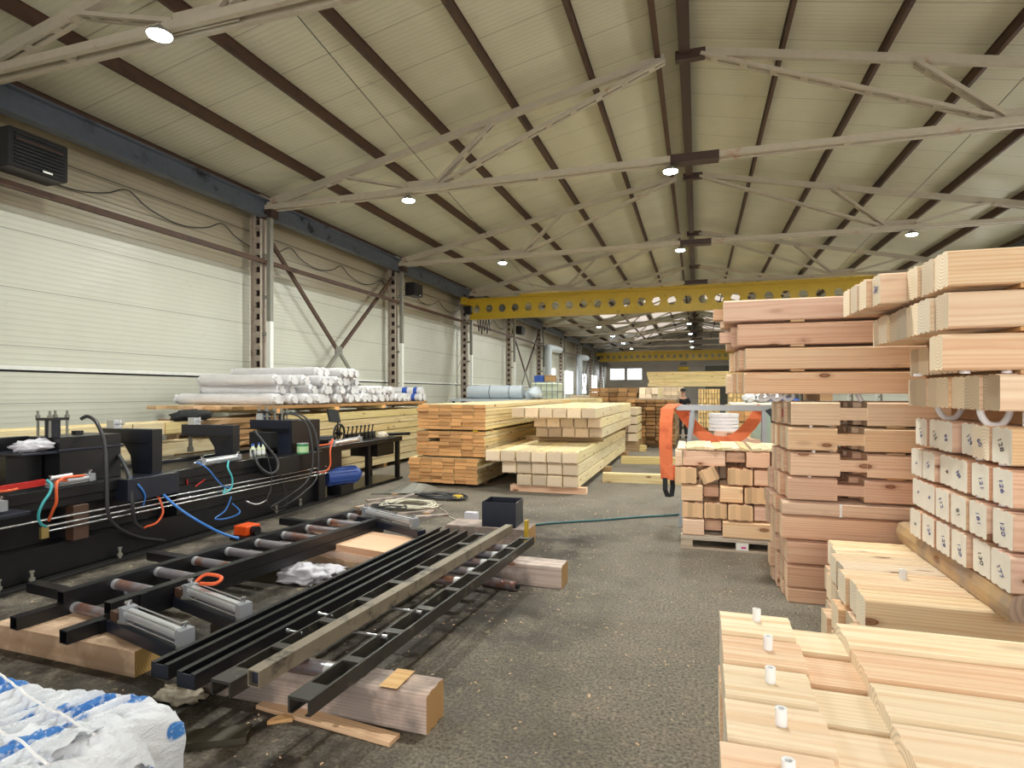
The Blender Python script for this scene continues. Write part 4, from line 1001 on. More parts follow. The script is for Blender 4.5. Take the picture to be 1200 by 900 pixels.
tag(MB().blob((2.15, 16.6, 1.44), (.35, .2, .08), .3, 3, 4, 16, flat=1.372).build('blue_cover', 'blue_plastic', origin=True), 'flat blue cover lying beside the white bags', 'cover')
face_stack(-7.2, -4.6, 34, (.2, 1.5), 6, 5, 3, 'pine_chalk', 'distant pale timber stack piece near the left windows', 'distant pale timbers', ragged=.2)
face_stack(-3.6, -1.2, 40, (.2, 2.0), 6, 6, 3, 'pine_yellow', 'distant yellow timber stack piece before the end wall', 'distant yellow timbers', ragged=.3)
bearers(-7.2, -4.6, (34.4,), .2, 'bearer under the distant pale timbers'); bearers(-3.6, -1.2, (40.4,), .2, 'bearer under the distant yellow timbers')

# ---- worker
px, py = -.5, 22.2
W = thing('person', 'worker in black short-sleeved shirt and dark cap standing far down the aisle', 'person', (px, py, 0))
BV = [(0, 0, .95), (0, 0, 1.12), (0, -.01, 1.3), (0, 0, 1.42), (0, -.01, 1.5), (0, -.03, 1.6), (0, -.03, 1.7),
      (-.17, 0, 1.4), (-.25, .0, 1.16), (-.14, -.2, 1.08), (-.07, -.27, 1.08), (.17, 0, 1.4), (.25, .0, 1.16), (.14, -.2, 1.06), (.07, -.27, 1.06),
      (-.09, 0, .88), (-.1, -.02, .5), (-.11, .02, .09), (-.12, -.14, .04), (.09, 0, .88), (.1, -.02, .5), (.11, .02, .09), (.12, -.14, .04),
      (-.03, -.31, 1.07), (.03, -.31, 1.05)]
BE = [(0, 1), (1, 2), (2, 3), (3, 4), (4, 5), (5, 6), (3, 7), (7, 8), (8, 9), (9, 10), (10, 23), (3, 11), (11, 12), (12, 13), (13, 14), (14, 24), (0, 15), (15, 16), (16, 17), (17, 18), (0, 19), (19, 20), (20, 21), (21, 22)]
BR = [(.13, .1), (.12, .095), (.14, .105), (.1, .08), .052, (.075, .09), (.07, .085), .062, .045, .034, .03, .062, .045, .034, .03, .085, .06, .045, .035, .085, .06, .045, .035, .018, .018]
def add_skin(name, V, E, R, mat, parent):
    me = bpy.data.meshes.new(name); me.from_pydata(V, E, []); o = bpy.data.objects.new(name, me); COL.objects.link(o); o.parent = parent; me.materials.append(M[mat])
    md = o.modifiers.new('skin', 'SKIN'); md.use_smooth_shade = True
    if not me.skin_vertices:
        bpy.context.view_layer.objects.active = o; o.select_set(True)
    for i, r in enumerate(R): me.skin_vertices[0].data[i].radius = r if isinstance(r, tuple) else (r, r)
    s = o.modifiers.new('sub', 'SUBSURF'); s.levels = 2; s.render_levels = 2
    return o
body = add_skin('body', BV, BE, BR, 'skin', W)
add_skin('shirt', [(0, 0, .93), (0, 0, 1.12), (0, -.01, 1.3), (0, 0, 1.41), (-.17, 0, 1.405), (-.235, 0, 1.22), (.17, 0, 1.405), (.235, 0, 1.22)], [(0, 1), (1, 2), (2, 3), (3, 4), (4, 5), (3, 6), (6, 7)], [(.16, .125), (.15, .12), (.17, .13), (.12, .1), .078, .066, .078, .066], 'shirt', W)
add_skin('trousers', [(0, 0, .93), (-.09, 0, .86), (-.1, -.02, .5), (-.11, .02, .1), (.09, 0, .86), (.1, -.02, .5), (.11, .02, .1)], [(0, 1), (1, 2), (2, 3), (0, 4), (4, 5), (5, 6)], [(.15, .12), .105, .078, .065, .105, .078, .065], 'trouser', W)
m = MB().lathe([(.1, 0), (.102, .04), (.085, .09), (.04, .115), (0, .12)], (0, -.03, 1.69), 18); m.box(-.07, .07, -.2, -.1, 1.69, 1.705); m.build('cap', 'black_matt', W)
hd = MB().blob((0, -.135, 1.635), (.014, .02, .024), 0, 1, 0, 8).build('nose', 'skin', W)
MB().blob((-.033, -.118, 1.665), (.012, .006, .007), 0, 1, 0, 8).blob((.033, -.118, 1.665), (.012, .006, .007), 0, 1, 0, 8).build('eyes', 'black_matt', W)
MB().blob((0, -.122, 1.59), (.026, .006, .006), 0, 1, 0, 8).build('mouth', 'label_red', W)
for s in (-1, 1):
    m = MB().blob((s*.05, -.30, 1.06), (.036, .045, .02), .1, 4, s, 12)
    for f in range(4): m.tube([(s*(.026+f*.016), -.33, 1.06), (s*(.024+f*.015), -.365-.008*(f in (1, 2)), 1.052), (s*(.022+f*.014), -.385-.01*(f in (1, 2)), 1.035)], .0085, 6, sub=3)
    m.tube([(s*.03, -.295, 1.06), (s*.008, -.32, 1.055), (s*.0, -.345, 1.05)], .0095, 6, sub=3); m.build('hand', 'skin', W); MB().box(s*.12-.05, s*.12+.05, -.2, .06, 0, .09, ch=.015).build('boot', 'black_matt', W)
# ================================================================== press machine along the left
MX, MTOP = -5.45, .82
mc = thing('press_machine', 'long black press machine bench with hoses, clamps and cylinders along the left wall', 'machine', (MX, 1.2, 0))
def mb(x0, x1, y0, y1, z0, z1, name, mat='black', par=None, ch=.006):
    """box in hall coordinates hung on the machine"""
    return MB().box(x0-MX, x1-MX, y0-1.2, y1-1.2, z0, z1, ch=ch).build(name, mat, par or mc)
O = Vector((MX, 1.2, 0))
def ml(p): return Vector(p)-O
m = MB()
def B_(x0, x1, y0, y1, z0, z1, ch=.006): m.box(x0-MX, x1-MX, y0-1.2, y1-1.2, z0, z1, ch=ch)
B_(-6.35, -5.47, 1.2, 7.62, .03, .30); B_(-6.3, -5.62, 1.25, 7.6, .30, .62); B_(-6.35, -5.46, 1.2, 7.64, .62, .70); m.build('base_frame', 'black', mc)
mb(-6.4, -5.42, 1.2, 7.66, .70, .80, 'bench_top'); mb(-6.4, -6.1, 1.2, 7.66, .80, .84, 'rear_rail')
mb(-5.47, -5.36, 1.2, 7.7, 0, .028, 'base_flange', 'black_matt')
mb(-5.6, -5.44, 5.05, 7.62, .30, .62, 'side_plate'); mb(-5.58, -5.45, 1.3, 3.1, .30, .62, 'side_plate')
mb(-5.5, -5.36, 3.12, 3.2, 0.03, .7, 'frame_post', 'black_blue'); mb(-5.5, -5.4, 3.9, 4.04, .3, .62, 'frame_post', 'rust'); mb(-5.5, -5.38, 7.5, 7.66, .03, .82, 'frame_post')
mb(-5.46, -5.30, 4.35, 4.95, .58, .80, 'control_box', 'black_blue'); mb(-5.46, -5.2, 6.35, 7.35, .58, .80, 'control_box')
for y in (3.3, 3.55, 4.35, 6.6, 7.1): 
    p = ml((-5.40, y, 0)); MB().cyl(p+Vector((0, 0, .028)), p+Vector((0, 0, .12)), .012, 8).cyl(p+Vector((0, 0, .05)), p+Vector((0, 0, .075)), .024, 6).cyl(p+Vector((0, 0, .12)), p+Vector((0, 0, .135)), .02, 6).build('levelling_bolt', 'steel_grey', mc)
for z, x in ((.45, -5.37), (.545, -5.40), (.50, -5.34)): MB().cyl(ml((x, 3.3 if z > .5 else 3.6, z)), ml((x, 7.7, z-.02)), .011, 8).build('guide_rod', 'chrome', mc)
MB().box(-5.36-MX, -5.33-MX, 3.58-1.2, 3.64-1.2, .40, .50).build('rod_clamp', 'brass', mc)
# near plate with cylinder
mb(-5.5, -5.12, 2.6, 3.36, .665, .70, 'side_plate', 'black_blue')
def aircyl(parent, a, b, r, name='air_cylinder', mat='alu'):
    """tie-rod air cylinder from a to b in the parent's frame"""
    a, b = Vector(a), Vector(b); d = (b-a).normalized(); L = (b-a).length
    c = MB().cyl(a, b, r*.82, 18).build(name, mat, parent)
    MB().bar(a-d*.03, a+d*.025, r*1.95, r*1.95).build('end_cap', 'grey_gal', c); MB().bar(b-d*.025, b+d*.03, r*1.95, r*1.95).build('end_cap', 'grey_gal', c)
    sd = d.cross(Vector((0, 0, 1))).normalized(); u = sd.cross(d)
    m = MB()
    for s in (-1, 1):
        for t in (-1, 1): m.cyl(a+sd*s*r*.85+u*t*r*.85, b+sd*s*r*.85+u*t*r*.85, r*.11, 6)
    m.build('tie_rod', 'chrome', c)
    for e_ in (a, b): MB().cyl(e_+u*r, e_+u*(r+.03), r*.26, 8).bar(e_+u*(r+.026)-sd*.016, e_+u*(r+.026)+sd*.022, .016, .016).build('fitting', 'chrome', c)
    MB().cyl(a-d*.12, a-d*.03, r*.3, 10).build('piston_rod', 'chrome', c)
    return c
aircyl(mc, ml((-5.22, 2.75, .76)), ml((-5.22, 3.2, .76)), .042)
aircyl(mc, ml((-5.36, 3.68, .86)), ml((-5.36, 4.02, .87)), .035)
aircyl(mc, ml((-5.40, 5.35, .855)), ml((-5.40, 5.9, .86)), .033)
aircyl(mc, ml((-5.32, 7.75, .87)), ml((-5.32, 8.5, .88)), .045, mat='chrome')
MB().bar(ml((-5.42, 3.3, .86)), ml((-5.36, 3.62, .88)), .05, .05).build('red_lever', 'red', mc)
# press block A
blk = mb(-6.05, -5.6, 3.92, 4.52, .80, 1.235, 'press_block')
mb(-6.07, -5.585, 3.90, 4.54, 1.10, 1.125, 'press_flange', 'black_blue'); mb(-6.05, -5.60, 3.6, 3.92, 1.09, 1.115, 'shelf_plate', 'black_blue'); mb(-6.1, -6.02, 3.58, 3.94, .82, 1.24, 'shelf_back')
mb(-5.95, -5.8, 3.6, 3.9, .80, 1.09, 'shelf_leg')
def press_cyl(x, y, z, h, r):
    c = MB().cyl(ml((x, y, z)), ml((x, y, z+h)), r, 22).build('press_cylinder', 'black_blue', mc)
    MB().box(x-r*1.5-MX, x+r*1.5-MX, y-r*1.5-1.2, y+r*1.5-1.2, z+h, z+h+.025).build('top_plate', 'black', c)
    m = MB()
    for s in (-1, 1):
        for t in (-1, 1): m.cyl(ml((x+s*r*1.3, y+t*r*1.3, z)), ml((x+s*r*1.3, y+t*r*1.3, z+h+.09)), .011, 8).cyl(ml((x+s*r*1.3, y+t*r*1.3, z+h+.025)), ml((x+s*r*1.3, y+t*r*1.3, z+h+.05)), .02, 6)
    m.build('tie_rod', 'steel_grey', c); return c
press_cyl(-5.78, 3.98, 1.235, .155, .06); press_cyl(-5.9, 7.0, 1.26, .1, .055); press_cyl(-5.6, 6.95, 1.26, .07, .04)
MB().cyl(ml((-5.9, 4.3, 1.235)), ml((-5.9, 4.3, 1.27)), .05, 16).build('cap_plate', 'black', mc)
# C frames
def cframe(y, x0, x1, zt, w=.12, arm=.14, col=.26):
    poly = [(x1-col, .80), (x1, .80), (x1, zt), (x0, zt), (x0, zt-arm), (x1-col-.14, zt-arm), (x1-col-.03, zt-arm-.14)]
    m = MB().prism([(a-MX, b) for a, b in poly], (0, y-1.2, 0), (0, y+w-1.2, 0), (1, 0, 0), (0, 0, 1)); c = m.build('c_frame', 'black_blue', mc)
    MB().box(x0-MX, x1-.03-MX, y-.03-1.2, y-1.2, zt-arm-.012, zt-arm+.008).build('stiffener', 'black', c)
    MB().box(x1-MX, x1+.012-MX, y-1.2, y+w-1.2, .82, zt).build('face_plate', 'black', c)
    MB().cyl(ml((x0+.09, y+w/2, zt-arm-.16)), ml((x0+.09, y+w/2, zt-arm)), .025, 12).cyl(ml((x0+.09, y+w/2, .86)), ml((x0+.09, y+w/2, zt-arm-.16)), .04, 12).build('ram', 'steel_grey', c)
    MB().box(x0+.1-MX, x0+.2-MX, y+.01-1.2, y+.1-1.2, zt, zt+.09).build('valve_block', 'alu', c)
    MB().cyl(ml((x0+.2, y+.05, zt+.05)), ml((x0+.3, y+.05, zt+.05)), .012, 8).cyl(ml((x0+.26, y+.05, zt)), ml((x0+.26, y+.05, zt+.1)), .01, 8).build('fitting', 'chrome', c)
    return c
cframe(4.75, -6.2, -5.46, 1.262); cframe(6.15, -6.55, -5.72, 1.225); 
c3 = cframe(6.9, -6.1, -5.4, 1.262, w=.14, arm=.12, col=.22)
mb(-6.05, -5.42, 7.05, 7.58, .80, 1.25, 'press_block')
mb(-5.98, -5.62, 6.75, 6.9, .88, 1.1, 'clamp_head', 'black_matt')
# pump, hand wheel, valve row, gauge board
p = ml((-5.75, 7.8, .82)); MB().lathe([(0, 0), (.09, 0), (.09, .1), (.055, .12), (.055, .3), (.07, .31), (.07, .33), (.03, .36), (0, .36)], p, 18).build('pump', 'black', mc)
MB().bar(p+Vector((0, -.1, .38)), p+Vector((0, .1, .38)), .02, .02).build('pump_handle', 'black', mc)
MB().cyl(ml((-5.75, 7.86, .9)), ml((-5.55, 8.1, .9)), .07, 16).build('pump_motor', 'black', mc)
m = MB(); c = ml((-5.6, 8.35, .98)); R_ = .15
m.tube([c+Vector((0, R_*math.cos(a), R_*math.sin(a))) for a in [2*PI*k/16 for k in range(17)]], .018, 8, sub=1)
for k in range(5): m.bar(c, c+Vector((0, R_*math.cos(2*PI*k/5), R_*math.sin(2*PI*k/5))), .02, .02)
m.cyl(c-Vector((.06, 0, 0)), c+Vector((.04, 0, 0)), .03, 10); m.build('hand_wheel', 'black', mc)
for k in range(7):
    p = ml((-5.62, 8.62+k*.13, .83)); MB().box(p.x-.05, p.x+.05, p.y-.05, p.y+.05, p.z, p.z+.12).cyl(p+Vector((0, 0, .12)), p+Vector((.02, 0, .22)), .012, 6).blob(p+Vector((.02, 0, .23)), (.02, .02, .02), 0, 1, 0, 8).build('lever_valve', 'black', mc)
m = MB(); p = ml((-5.62, 8.28, 1.17)); m.bar(p+Vector((0, -.02, .0)), p+Vector((-.06, .0, .2)), .03, .28, up=(0, 1, 0)); m.bar(p+Vector((0, .06, -.3)), p+Vector((0, .06, 0)), .02, .02); m.build('tilted_board', 'black_matt', mc)
# extension table
mb(-6.1, -5.38, 7.66, 10.1, .735, .82, 'table_top'); mb(-6.05, -5.42, 7.66, 8.15, .42, .735, 'cupboard'); mb(-6.0, -5.45, 9.3, 9.9, .5, .72, 'lower_tray')
for x in (-6.05, -5.46):
    for y in (8.9, 9.95): mb(x, x+.07, y, y+.07, .05, .735, 'table_leg')
mb(-6.1, -5.4, 7.66, 10.15, 0, .05, 'table_base_frame'); MB().cyl(ml((-5.75, 9.8, .86)), ml((-5.3, 10.25, .86)), .03, 10).build('jaw', 'black', mc)
MB().cyl(ml((-5.52, 7.85, .33)), ml((-5.30, 8.35, .33)), .135, 24).cyl(ml((-5.30, 8.35, .33)), ml((-5.27, 8.42, .33)), .12, 24, r2=.08).build('electric_motor', 'motor', mc)
m = MB()
for k in range(14):
    a = 2*PI*k/14; d = Vector((.22, .5, 0)).normalized(); sd = d.cross(Vector((0, 0, 1))); u = Vector((math.cos(a)*sd.x, math.cos(a)*sd.y, math.sin(a)))
    m.bar(ml((-5.51, 7.88, .33))+u*.135, ml((-5.31, 8.32, .33))+u*.135, .008, .02)
m.build('cooling_fin', 'motor', mc); mb(-5.55, -5.3, 7.95, 8.3, .05, .2, 'motor_foot')
# hoses
def hose(pts, r, mat, name='hose'): MB().tube([ml(at(*p[:2], **p[2])) for p in pts], r, 8).build(name, mat, mc)
X = lambda x: {'x': x}
hose([(95, 491, X(-5.72)), (103, 488, X(-5.66)), (113, 495, X(-5.55)), (121, 514, X(-5.42)), (124, 540, X(-5.34)), (125, 570, X(-5.31)), (127, 602, X(-5.3)), (138, 618, X(-5.33)), (165, 630, X(-5.42)), (200, 634, X(-5.5))], .017, 'rubber')
hose([(139, 533, X(-5.6)), (146, 545, X(-5.5)), (151, 560, X(-5.36)), (155, 590, X(-5.3)), (158, 612, X(-5.33)), (168, 620, X(-5.36))], .019, 'rubber')
hose([(153, 559, X(-5.42)), (162, 568, X(-5.3)), (170, 580, X(-5.29)), (168, 592, X(-5.33))], .009, 'hose_blue')
hose([(55, 563, X(-5.3)), (60, 568, X(-5.2)), (58, 578, X(-5.17)), (50, 590, X(-5.17)), (45, 604, X(-5.2)), (48, 614, X(-5.25)), (54, 617, X(-5.3))], .011, 'hose_teal')
hose([(78, 563, X(-5.3)), (68, 564, X(-5.2)), (66, 573, X(-5.17)), (66, 588, X(-5.18)), (62, 598, X(-5.22)), (57, 610, X(-5.3))], .012, 'hose_orange')
hose([(60, 560, X(-5.3)), (72, 558, X(-5.28)), (84, 556, X(-5.3))], .014, 'white_plastic'); hose([(64, 566, X(-5.28)), (76, 560, X(-5.25)), (100, 557, X(-5.35))], .012, 'hose_orange')
hose([(0, 576, X(-5.2)), (10, 575, X(-5.15)), (20, 573, X(-5.18))], .01, 'hose_orange')
hose([(181, 578, X(-5.4)), (187, 585, X(-5.32)), (191, 600, X(-5.28)), (184, 612, X(-5.28)), (172, 617, X(-5.32)), (168, 619, X(-5.36))], .011, 'hose_orange')
hose([(189, 577, X(-5.35)), (205, 592, X(-5.1)), (228, 608, X(-4.9)), (258, 624, X(-4.5)), (280, 631, X(-4.3))], .013, 'hose_blue', 'blue_air_hose')
hose([(230, 541, X(-5.4)), (243, 549, X(-5.3)), (254, 562, X(-5.28)), (262, 570, X(-5.3)), (270, 571, X(-5.32))], .009, 'hose_blue')
hose([(268, 540, X(-5.36)), (267, 548, X(-5.28)), (272, 560, X(-5.25)), (271, 572, X(-5.25)), (262, 578, X(-5.28)), (264, 572, X(-5.3))], .011, 'hose_teal')
hose([(271, 582, X(-5.4)), (264, 598, X(-5.35)), (252, 608, X(-5.3)), (268, 607, X(-5.3)), (281, 600, X(-5.3)), (272, 590, X(-5.36))], .009, 'hose_blue')
hose([(219, 562, X(-5.45)), (220, 575, X(-5.45))], .009, 'red'); hose([(229, 570, X(-5.42)), (240, 562, X(-5.4))], .009, 'red')
hose([(298, 505, X(-5.45)), (310, 520, X(-5.3)), (324, 538, X(-5.2)), (325, 550, X(-5.15)), (316, 555, X(-5.15)), (305, 548, X(-5.18)), (298, 535, X(-5.25)), (296, 528, X(-5.35))], .017, 'rubber')
hose([(336, 484, X(-5.5)), (350, 488, X(-5.35)), (361, 500, X(-5.2)), (366, 525, X(-5.1)), (366, 548, X(-5.08)), (358, 566, X(-5.1)), (340, 580, X(-5.2)), (318, 594, X(-5.3))], .013, 'rubber')
hose([(340, 483, X(-5.5)), (356, 488, X(-5.3)), (368, 503, X(-5.12)), (373, 530, X(-5.05)), (371, 560, X(-5.05)), (355, 578, X(-5.1)), (338, 590, X(-5.2)), (325, 596, X(-5.3))], .013, 'rubber')
hose([(312, 530, X(-5.35)), (318, 555, X(-5.25)), (317, 575, X(-5.22)), (313, 585, X(-5.22)), (318, 596, X(-5.25)), (332, 597, X(-5.28)), (336, 585, X(-5.3)), (330, 560, X(-5.35)), (326, 548, X(-5.4))], .007, 'rubber')
hose([(313, 586, X(-5.25)), (300, 591, X(-5.25)), (288, 587, X(-5.3))], .012, 'chrome', 'hose_end')
hose([(374, 522, X(-5.3)), (386, 520, X(-5.2)), (390, 515, X(-5.2)), (387, 528, X(-5.15)), (387, 545, X(-5.15)), (380, 553, X(-5.2)), (371, 553, X(-5.3))], .012, 'hose_orange')
hose([(245, 560, X(-5.5)), (240, 575, X(-5.42)), (242, 585, X(-5.4))], .007, 'rubber')

# things on the machine
c = at(350, 530, x=-5.28); cn = thing('tin_can', 'small green tin standing on the black machine', 'tin', (-5.27, 6.98, .80))
MB().cyl((0, 0, 0), (0, 0, .135), .078, 24).build('can_body', 'green_can', cn); MB().cyl((0, 0, .018), (0, 0, .10), .0795, 24, mi=0).build('can_label', paint('tin_label', srgb(176, 206, 160), .5), cn); MB().cyl((0, 0, .135), (0, 0, .141), .08, 24).build('can_rim', 'alu', cn)
g = link('reagent_bottle', None, None, (-5.78, 5.98+.02, .80)); tag(g, 'small clear-and-white bottle on the machine beside the second clamp frame, nearest', 'bottle', 'small bottles on the machine')
MB().lathe([(0, 0), (.03, 0), (.031, .1), (.012, .125), (.012, .15), (0, .15)], n=14).build('bottle_body', 'tote', g); MB().lathe([(.0315, .02), (.0315, .07)], n=14).build('bottle_label', 'white_plastic', g); MB().cyl((0, 0, .15), (0, 0, .175), .014, 10).build('bottle_cap', 'blue_plastic', g)
for k, y in enumerate((6.42, 6.52, 6.6)): dup(g, (-5.62, y, .80), label='small bottle on the machine past the second clamp frame, %s of three' % ORD[k])
g.location = (-5.56, 6.33, .8)
tag(MB().blob((-5.74, 3.79, 1.165), (.11, .17, .055), .5, 4, 2, 30, flat=1.1155).build('rag_bundle', 'cloth', origin=True), 'crumpled grey-white rag bundle on the shelf of the black press block', 'rag')
tag(MB().blob((-5.5, 9.55, .86), (.1, .12, .07), .6, 4, 9, 20, flat=.821).build('paper_scrap', 'paper', origin=True), 'crumpled paper on the far table end of the machine', 'paper')
tag(MB().blob((-6.75, 6.5, 1.32), (.14, .32, .09), .4, 3, 4, 20, flat=1.258).build('black_bag', 'black_matt', origin=True), 'limp black bag on the yellow beams behind the second clamp frame', 'bag')

# ================================================================== roller conveyors on the floor
def conveyor(loc, rz, L, gauge, n, lab):
    r = thing('roller_conveyor', lab, 'conveyor', loc, rz, 'black roller conveyor frames on the floor')
    for x in (0, gauge): MB().bar((x, 0, .04), (x, L, .04), .075, .08, tube=.006).build('side_rail', 'black', r)
    for k in range(n):
        y = .34+k*(L-.55)/(n-1); q = MB().cyl((.04, y, .035), (gauge-.04, y, .035), .036, 16).build('roller', 'pipe', r)
        MB().cyl((.037, y, .035), (.075, y, .035), .0375, 16).build('bearing_cap', 'alu', q); MB().cyl((gauge-.075, y, .035), (gauge-.037, y, .035), .0375, 16).build('bearing_cap', 'alu', q)
    MB().box(gauge+.04, gauge+.05, .18, .23, -.06, .08).build('bracket_plate', 'black', r)
    return r
cvA = conveyor((-4.12, 2.6, .152), -math.radians(6.5), 3.1, .52, 8, 'lower black roller conveyor frame resting on the squared wooden block')
cvB = conveyor((-4.08, 2.86, .234), -math.radians(6.5), 3.1, .5, 9, 'upper black roller conveyor frame stacked on the lower one')
for y in (.1, 1.0, 2.5): MB().box(-.6, -.04, y, y+.08, -.04, .03).build('outrigger_bar', 'black', cvB)
def squared(name, lab, x, y, z, L, w, h, mat, rz=0, plain=True, cat='block', grp=None):
    return tag(link(name, timber_mesh(L, w, h, mat, None, plain), None, (x, y, z), rz), lab, cat, grp)
squared('squared_block', 'oil-stained squared wooden block under the near end of the roller conveyors', -4.36, 2.78, 0, 1.26, .3, .15, 'pine_stained', -.03)
squared('squared_block', 'dark wooden block under the middle of the roller conveyors', -3.98, 4.3, 0, .5, .12, .15, 'dark_plank')
squared('squared_block', 'wooden block under the far end of the roller conveyors', -4.1, 5.3, 0, 1.0, .2, .15, 'pine_dirty')
def aircyl_thing(a, b, zb, lab, loop=False):
    a, b = Vector(a), Vector(b); r = thing('pneumatic_cylinder', lab, 'cylinder', (a.x, a.y, zb)); d = b-a; d.z = 0; n = d.normalized()
    MB().bar((0, 0, .035), (d.x, d.y, .035), .1, .07).build('base_bar', 'black_blue', r)
    q = aircyl(r, n*.18+Vector((0, 0, .135)), n*(d.length-.12)+Vector((0, 0, .135)), .043, 'barrel')
    MB().bar(n*.02+Vector((0, 0, .10)), n*.1+Vector((0, 0, .10)), .07, .06).build('rod_clevis', 'rust', r)
    for t in (.16, d.length-.1): MB().bar(n*t+Vector((0, 0, .07)), n*t+Vector((0, 0, .09)), .1, .05).build('foot_bracket', 'steel_grey', r)
    if loop: MB().tube([n*.24+Vector((0, 0, .2)), n*.28+Vector((.0, .06, .24)), n*.42+Vector((0, .1, .235)), n*.45+Vector((0, .03, .22)), n*.3+Vector((0, .0, .2))], .012, 8).build('orange_loop_hose', 'hose_orange', r)
    return r
aircyl_thing((-3.52, 2.80, 0), (-2.62, 2.56, 0), .155, 'silver pneumatic cylinder on a black bar, nearest to the white sacks')
aircyl_thing((-3.5, 3.26, 0), (-2.6, 2.98, 0), .155, 'silver pneumatic cylinder with orange loop hose, behind the nearest one', True)
aircyl_thing((-3.62, 5.75, 0), (-2.6, 5.28, 0), .216, 'silver pneumatic cylinder over the pinkish boards at the far conveyor end')
squared('squared_block', 'small dark block under the outer end of the second pneumatic cylinder', -3.0, 3.1, 0, .3, .12, .153, 'dark_plank')
# pinkish block stack
for k in range(3):
    squared('pink_board', 'pinkish board lying under the far pneumatic cylinder, %s of three' % ['lowest', 'middle', 'topmost'][k], -3.8+k*.012, 5.25, k*.067, 1.28-k*.03, .6-k*.02, .065, ['pine_stained', 'pine_pink', 'pine_pink'][k], -.2, cat='board', grp='pinkish boards under the far cylinder')
squared('squared_block', 'small pale block under the near end of the far pneumatic cylinder base', -3.05, 5.5, .215-.001*0, .05, .05, .001, 'slat') if False else None

# ladder frame conveyor with long rails on timber blocks
lb = squared('timber_block', 'notched timber block at the near end of the long black rails, bottom centre', -2.72, 2.67, 0, 1.48, .2, .19, 'pine_dirty', 0, False)
tag(MB().box(-1.5, -1.4, 2.575, 2.765, .2005, .204).build('wood_patch', 'slat', origin=True), 'pale thin offcut lying on the notched timber block', 'offcut')
squared('timber_block', 'weathered timber block under the far end of the long rails', -2.8, 4.98, 0, 1.72, .22, .19, 'pine_dirty', -.03, False)
squared('timber_block', 'timber block beneath the black steel bin', -2.65, 6.16, 0, .93, .34, .19, 'pine_dirty', 0, True)
def rail_run(x, y, L, z, w, h, lab, rz=-.045, chan=True):
    r = thing('steel_channel', lab, 'channel', (x, y, z), rz, 'long black steel channels on the blocks')
    MB().box(-w/2, w/2, 0, L, 0, .008).box(-w/2, -w/2+.008, 0, L, .008, h).box(w/2-.008, w/2, 0, L, .008, h).box(-w/2, -w/2+.03, 0, L, h, h+.008).box(w/2-.03, w/2, 0, L, h, h+.008).build('channel_section', 'black', r)
    MB().box(-w/2+.008, w/2-.008, 0, .006, .008, h).build('end_plate', 'black_blue', r)
    m = MB()
    for k in range(6): m.cyl((0, .25+k*L/6.5, .008), (0, .25+k*L/6.5, .03), .014, 6)
    m.build('bolt', 'steel_grey', r)
rail_run(-2.60, 2.31, 3.2, .2, .12, .07, 'left of two long black steel channels lying on the blocks')
rail_run(-2.39, 2.27, 3.2, .2, .12, .07, 'right of two long black steel channels lying on the blocks')
lf = thing('ladder_conveyor', 'open ladder-sided conveyor frame with rollers lying on the timber blocks', 'conveyor', (-2.17, 2.26, .2), -.05)
for x0 in (0, .46):
    m = MB(); 
    for xx in (-.055, .055): m.box(x0+xx-.006, x0+xx+.006, 0, 3.2, 0, .075).box(min(x0+xx, x0+xx-math.copysign(.02, xx)), max(x0+xx, x0+xx-math.copysign(.02, xx)), 0, 3.2, 0, .006)
    m.build('side_rail', 'dirty_black', lf)
    for k in range(9): y = .0+k*.385; MB().box(x0-.05, x0+.05, y, y+(.14 if k == 0 else .06), .062, .076).build('rung_plate', 'dirty_black', lf)
for k, y in enumerate((.35, 1.85, 2.1, 2.35, 2.6, 2.85)):
    q = MB().cyl((.06, y, .03), (.4, y, .03), .033, 16).build('roller', 'pipe', lf); MB().cyl((.34, y, .03), (.402, y, .03), .036, 16).build('bearing_cap', 'alu', q)
for y in (.75, 1.15): MB().cyl((.08, y, .055), (.43, y, .055), .009, 8).cyl((.4, y, .055), (.45, y, .055), .016, 6).build('threaded_rod', 'chrome', lf)
for y in (.62, .9): MB().cyl((-.14, y, .06), (-.04, y, .06), .008, 8).cyl((-.15, y, .06), (-.13, y, .06), .014, 6).build('bolt', 'chrome', lf)
r = thing('square_tube', 'long bare grey square steel tube laid over the ladder conveyor', 'tube', (-1.97, 2.25, .278), -.065)
MB().bar((0, 0, .04), (0, 3.25, .04), .07, .078, tube=.006).build('tube_wall', 'grey_tube', r); MB().box(-.027, .027, .02, .05, .010, .070).build('end_plug', 'black_blue', r)
a, b = at(560, 679, z=.04), at(605, 687, z=.04)
r = thing('loose_roller', 'loose worn steel roller lying on the floor by the far timber block', 'roller', (a.x, a.y, 0)); MB().cyl((0, 0, .04), (b.x-a.x, b.y-a.y, .04), .04, 18).build('roller_body', 'pipe', r); MB().cyl((b.x-a.x, b.y-a.y, .04), ((b.x-a.x)*1.06, (b.y-a.y)*1.06, .04), .02, 12).build('spindle', 'black', r)
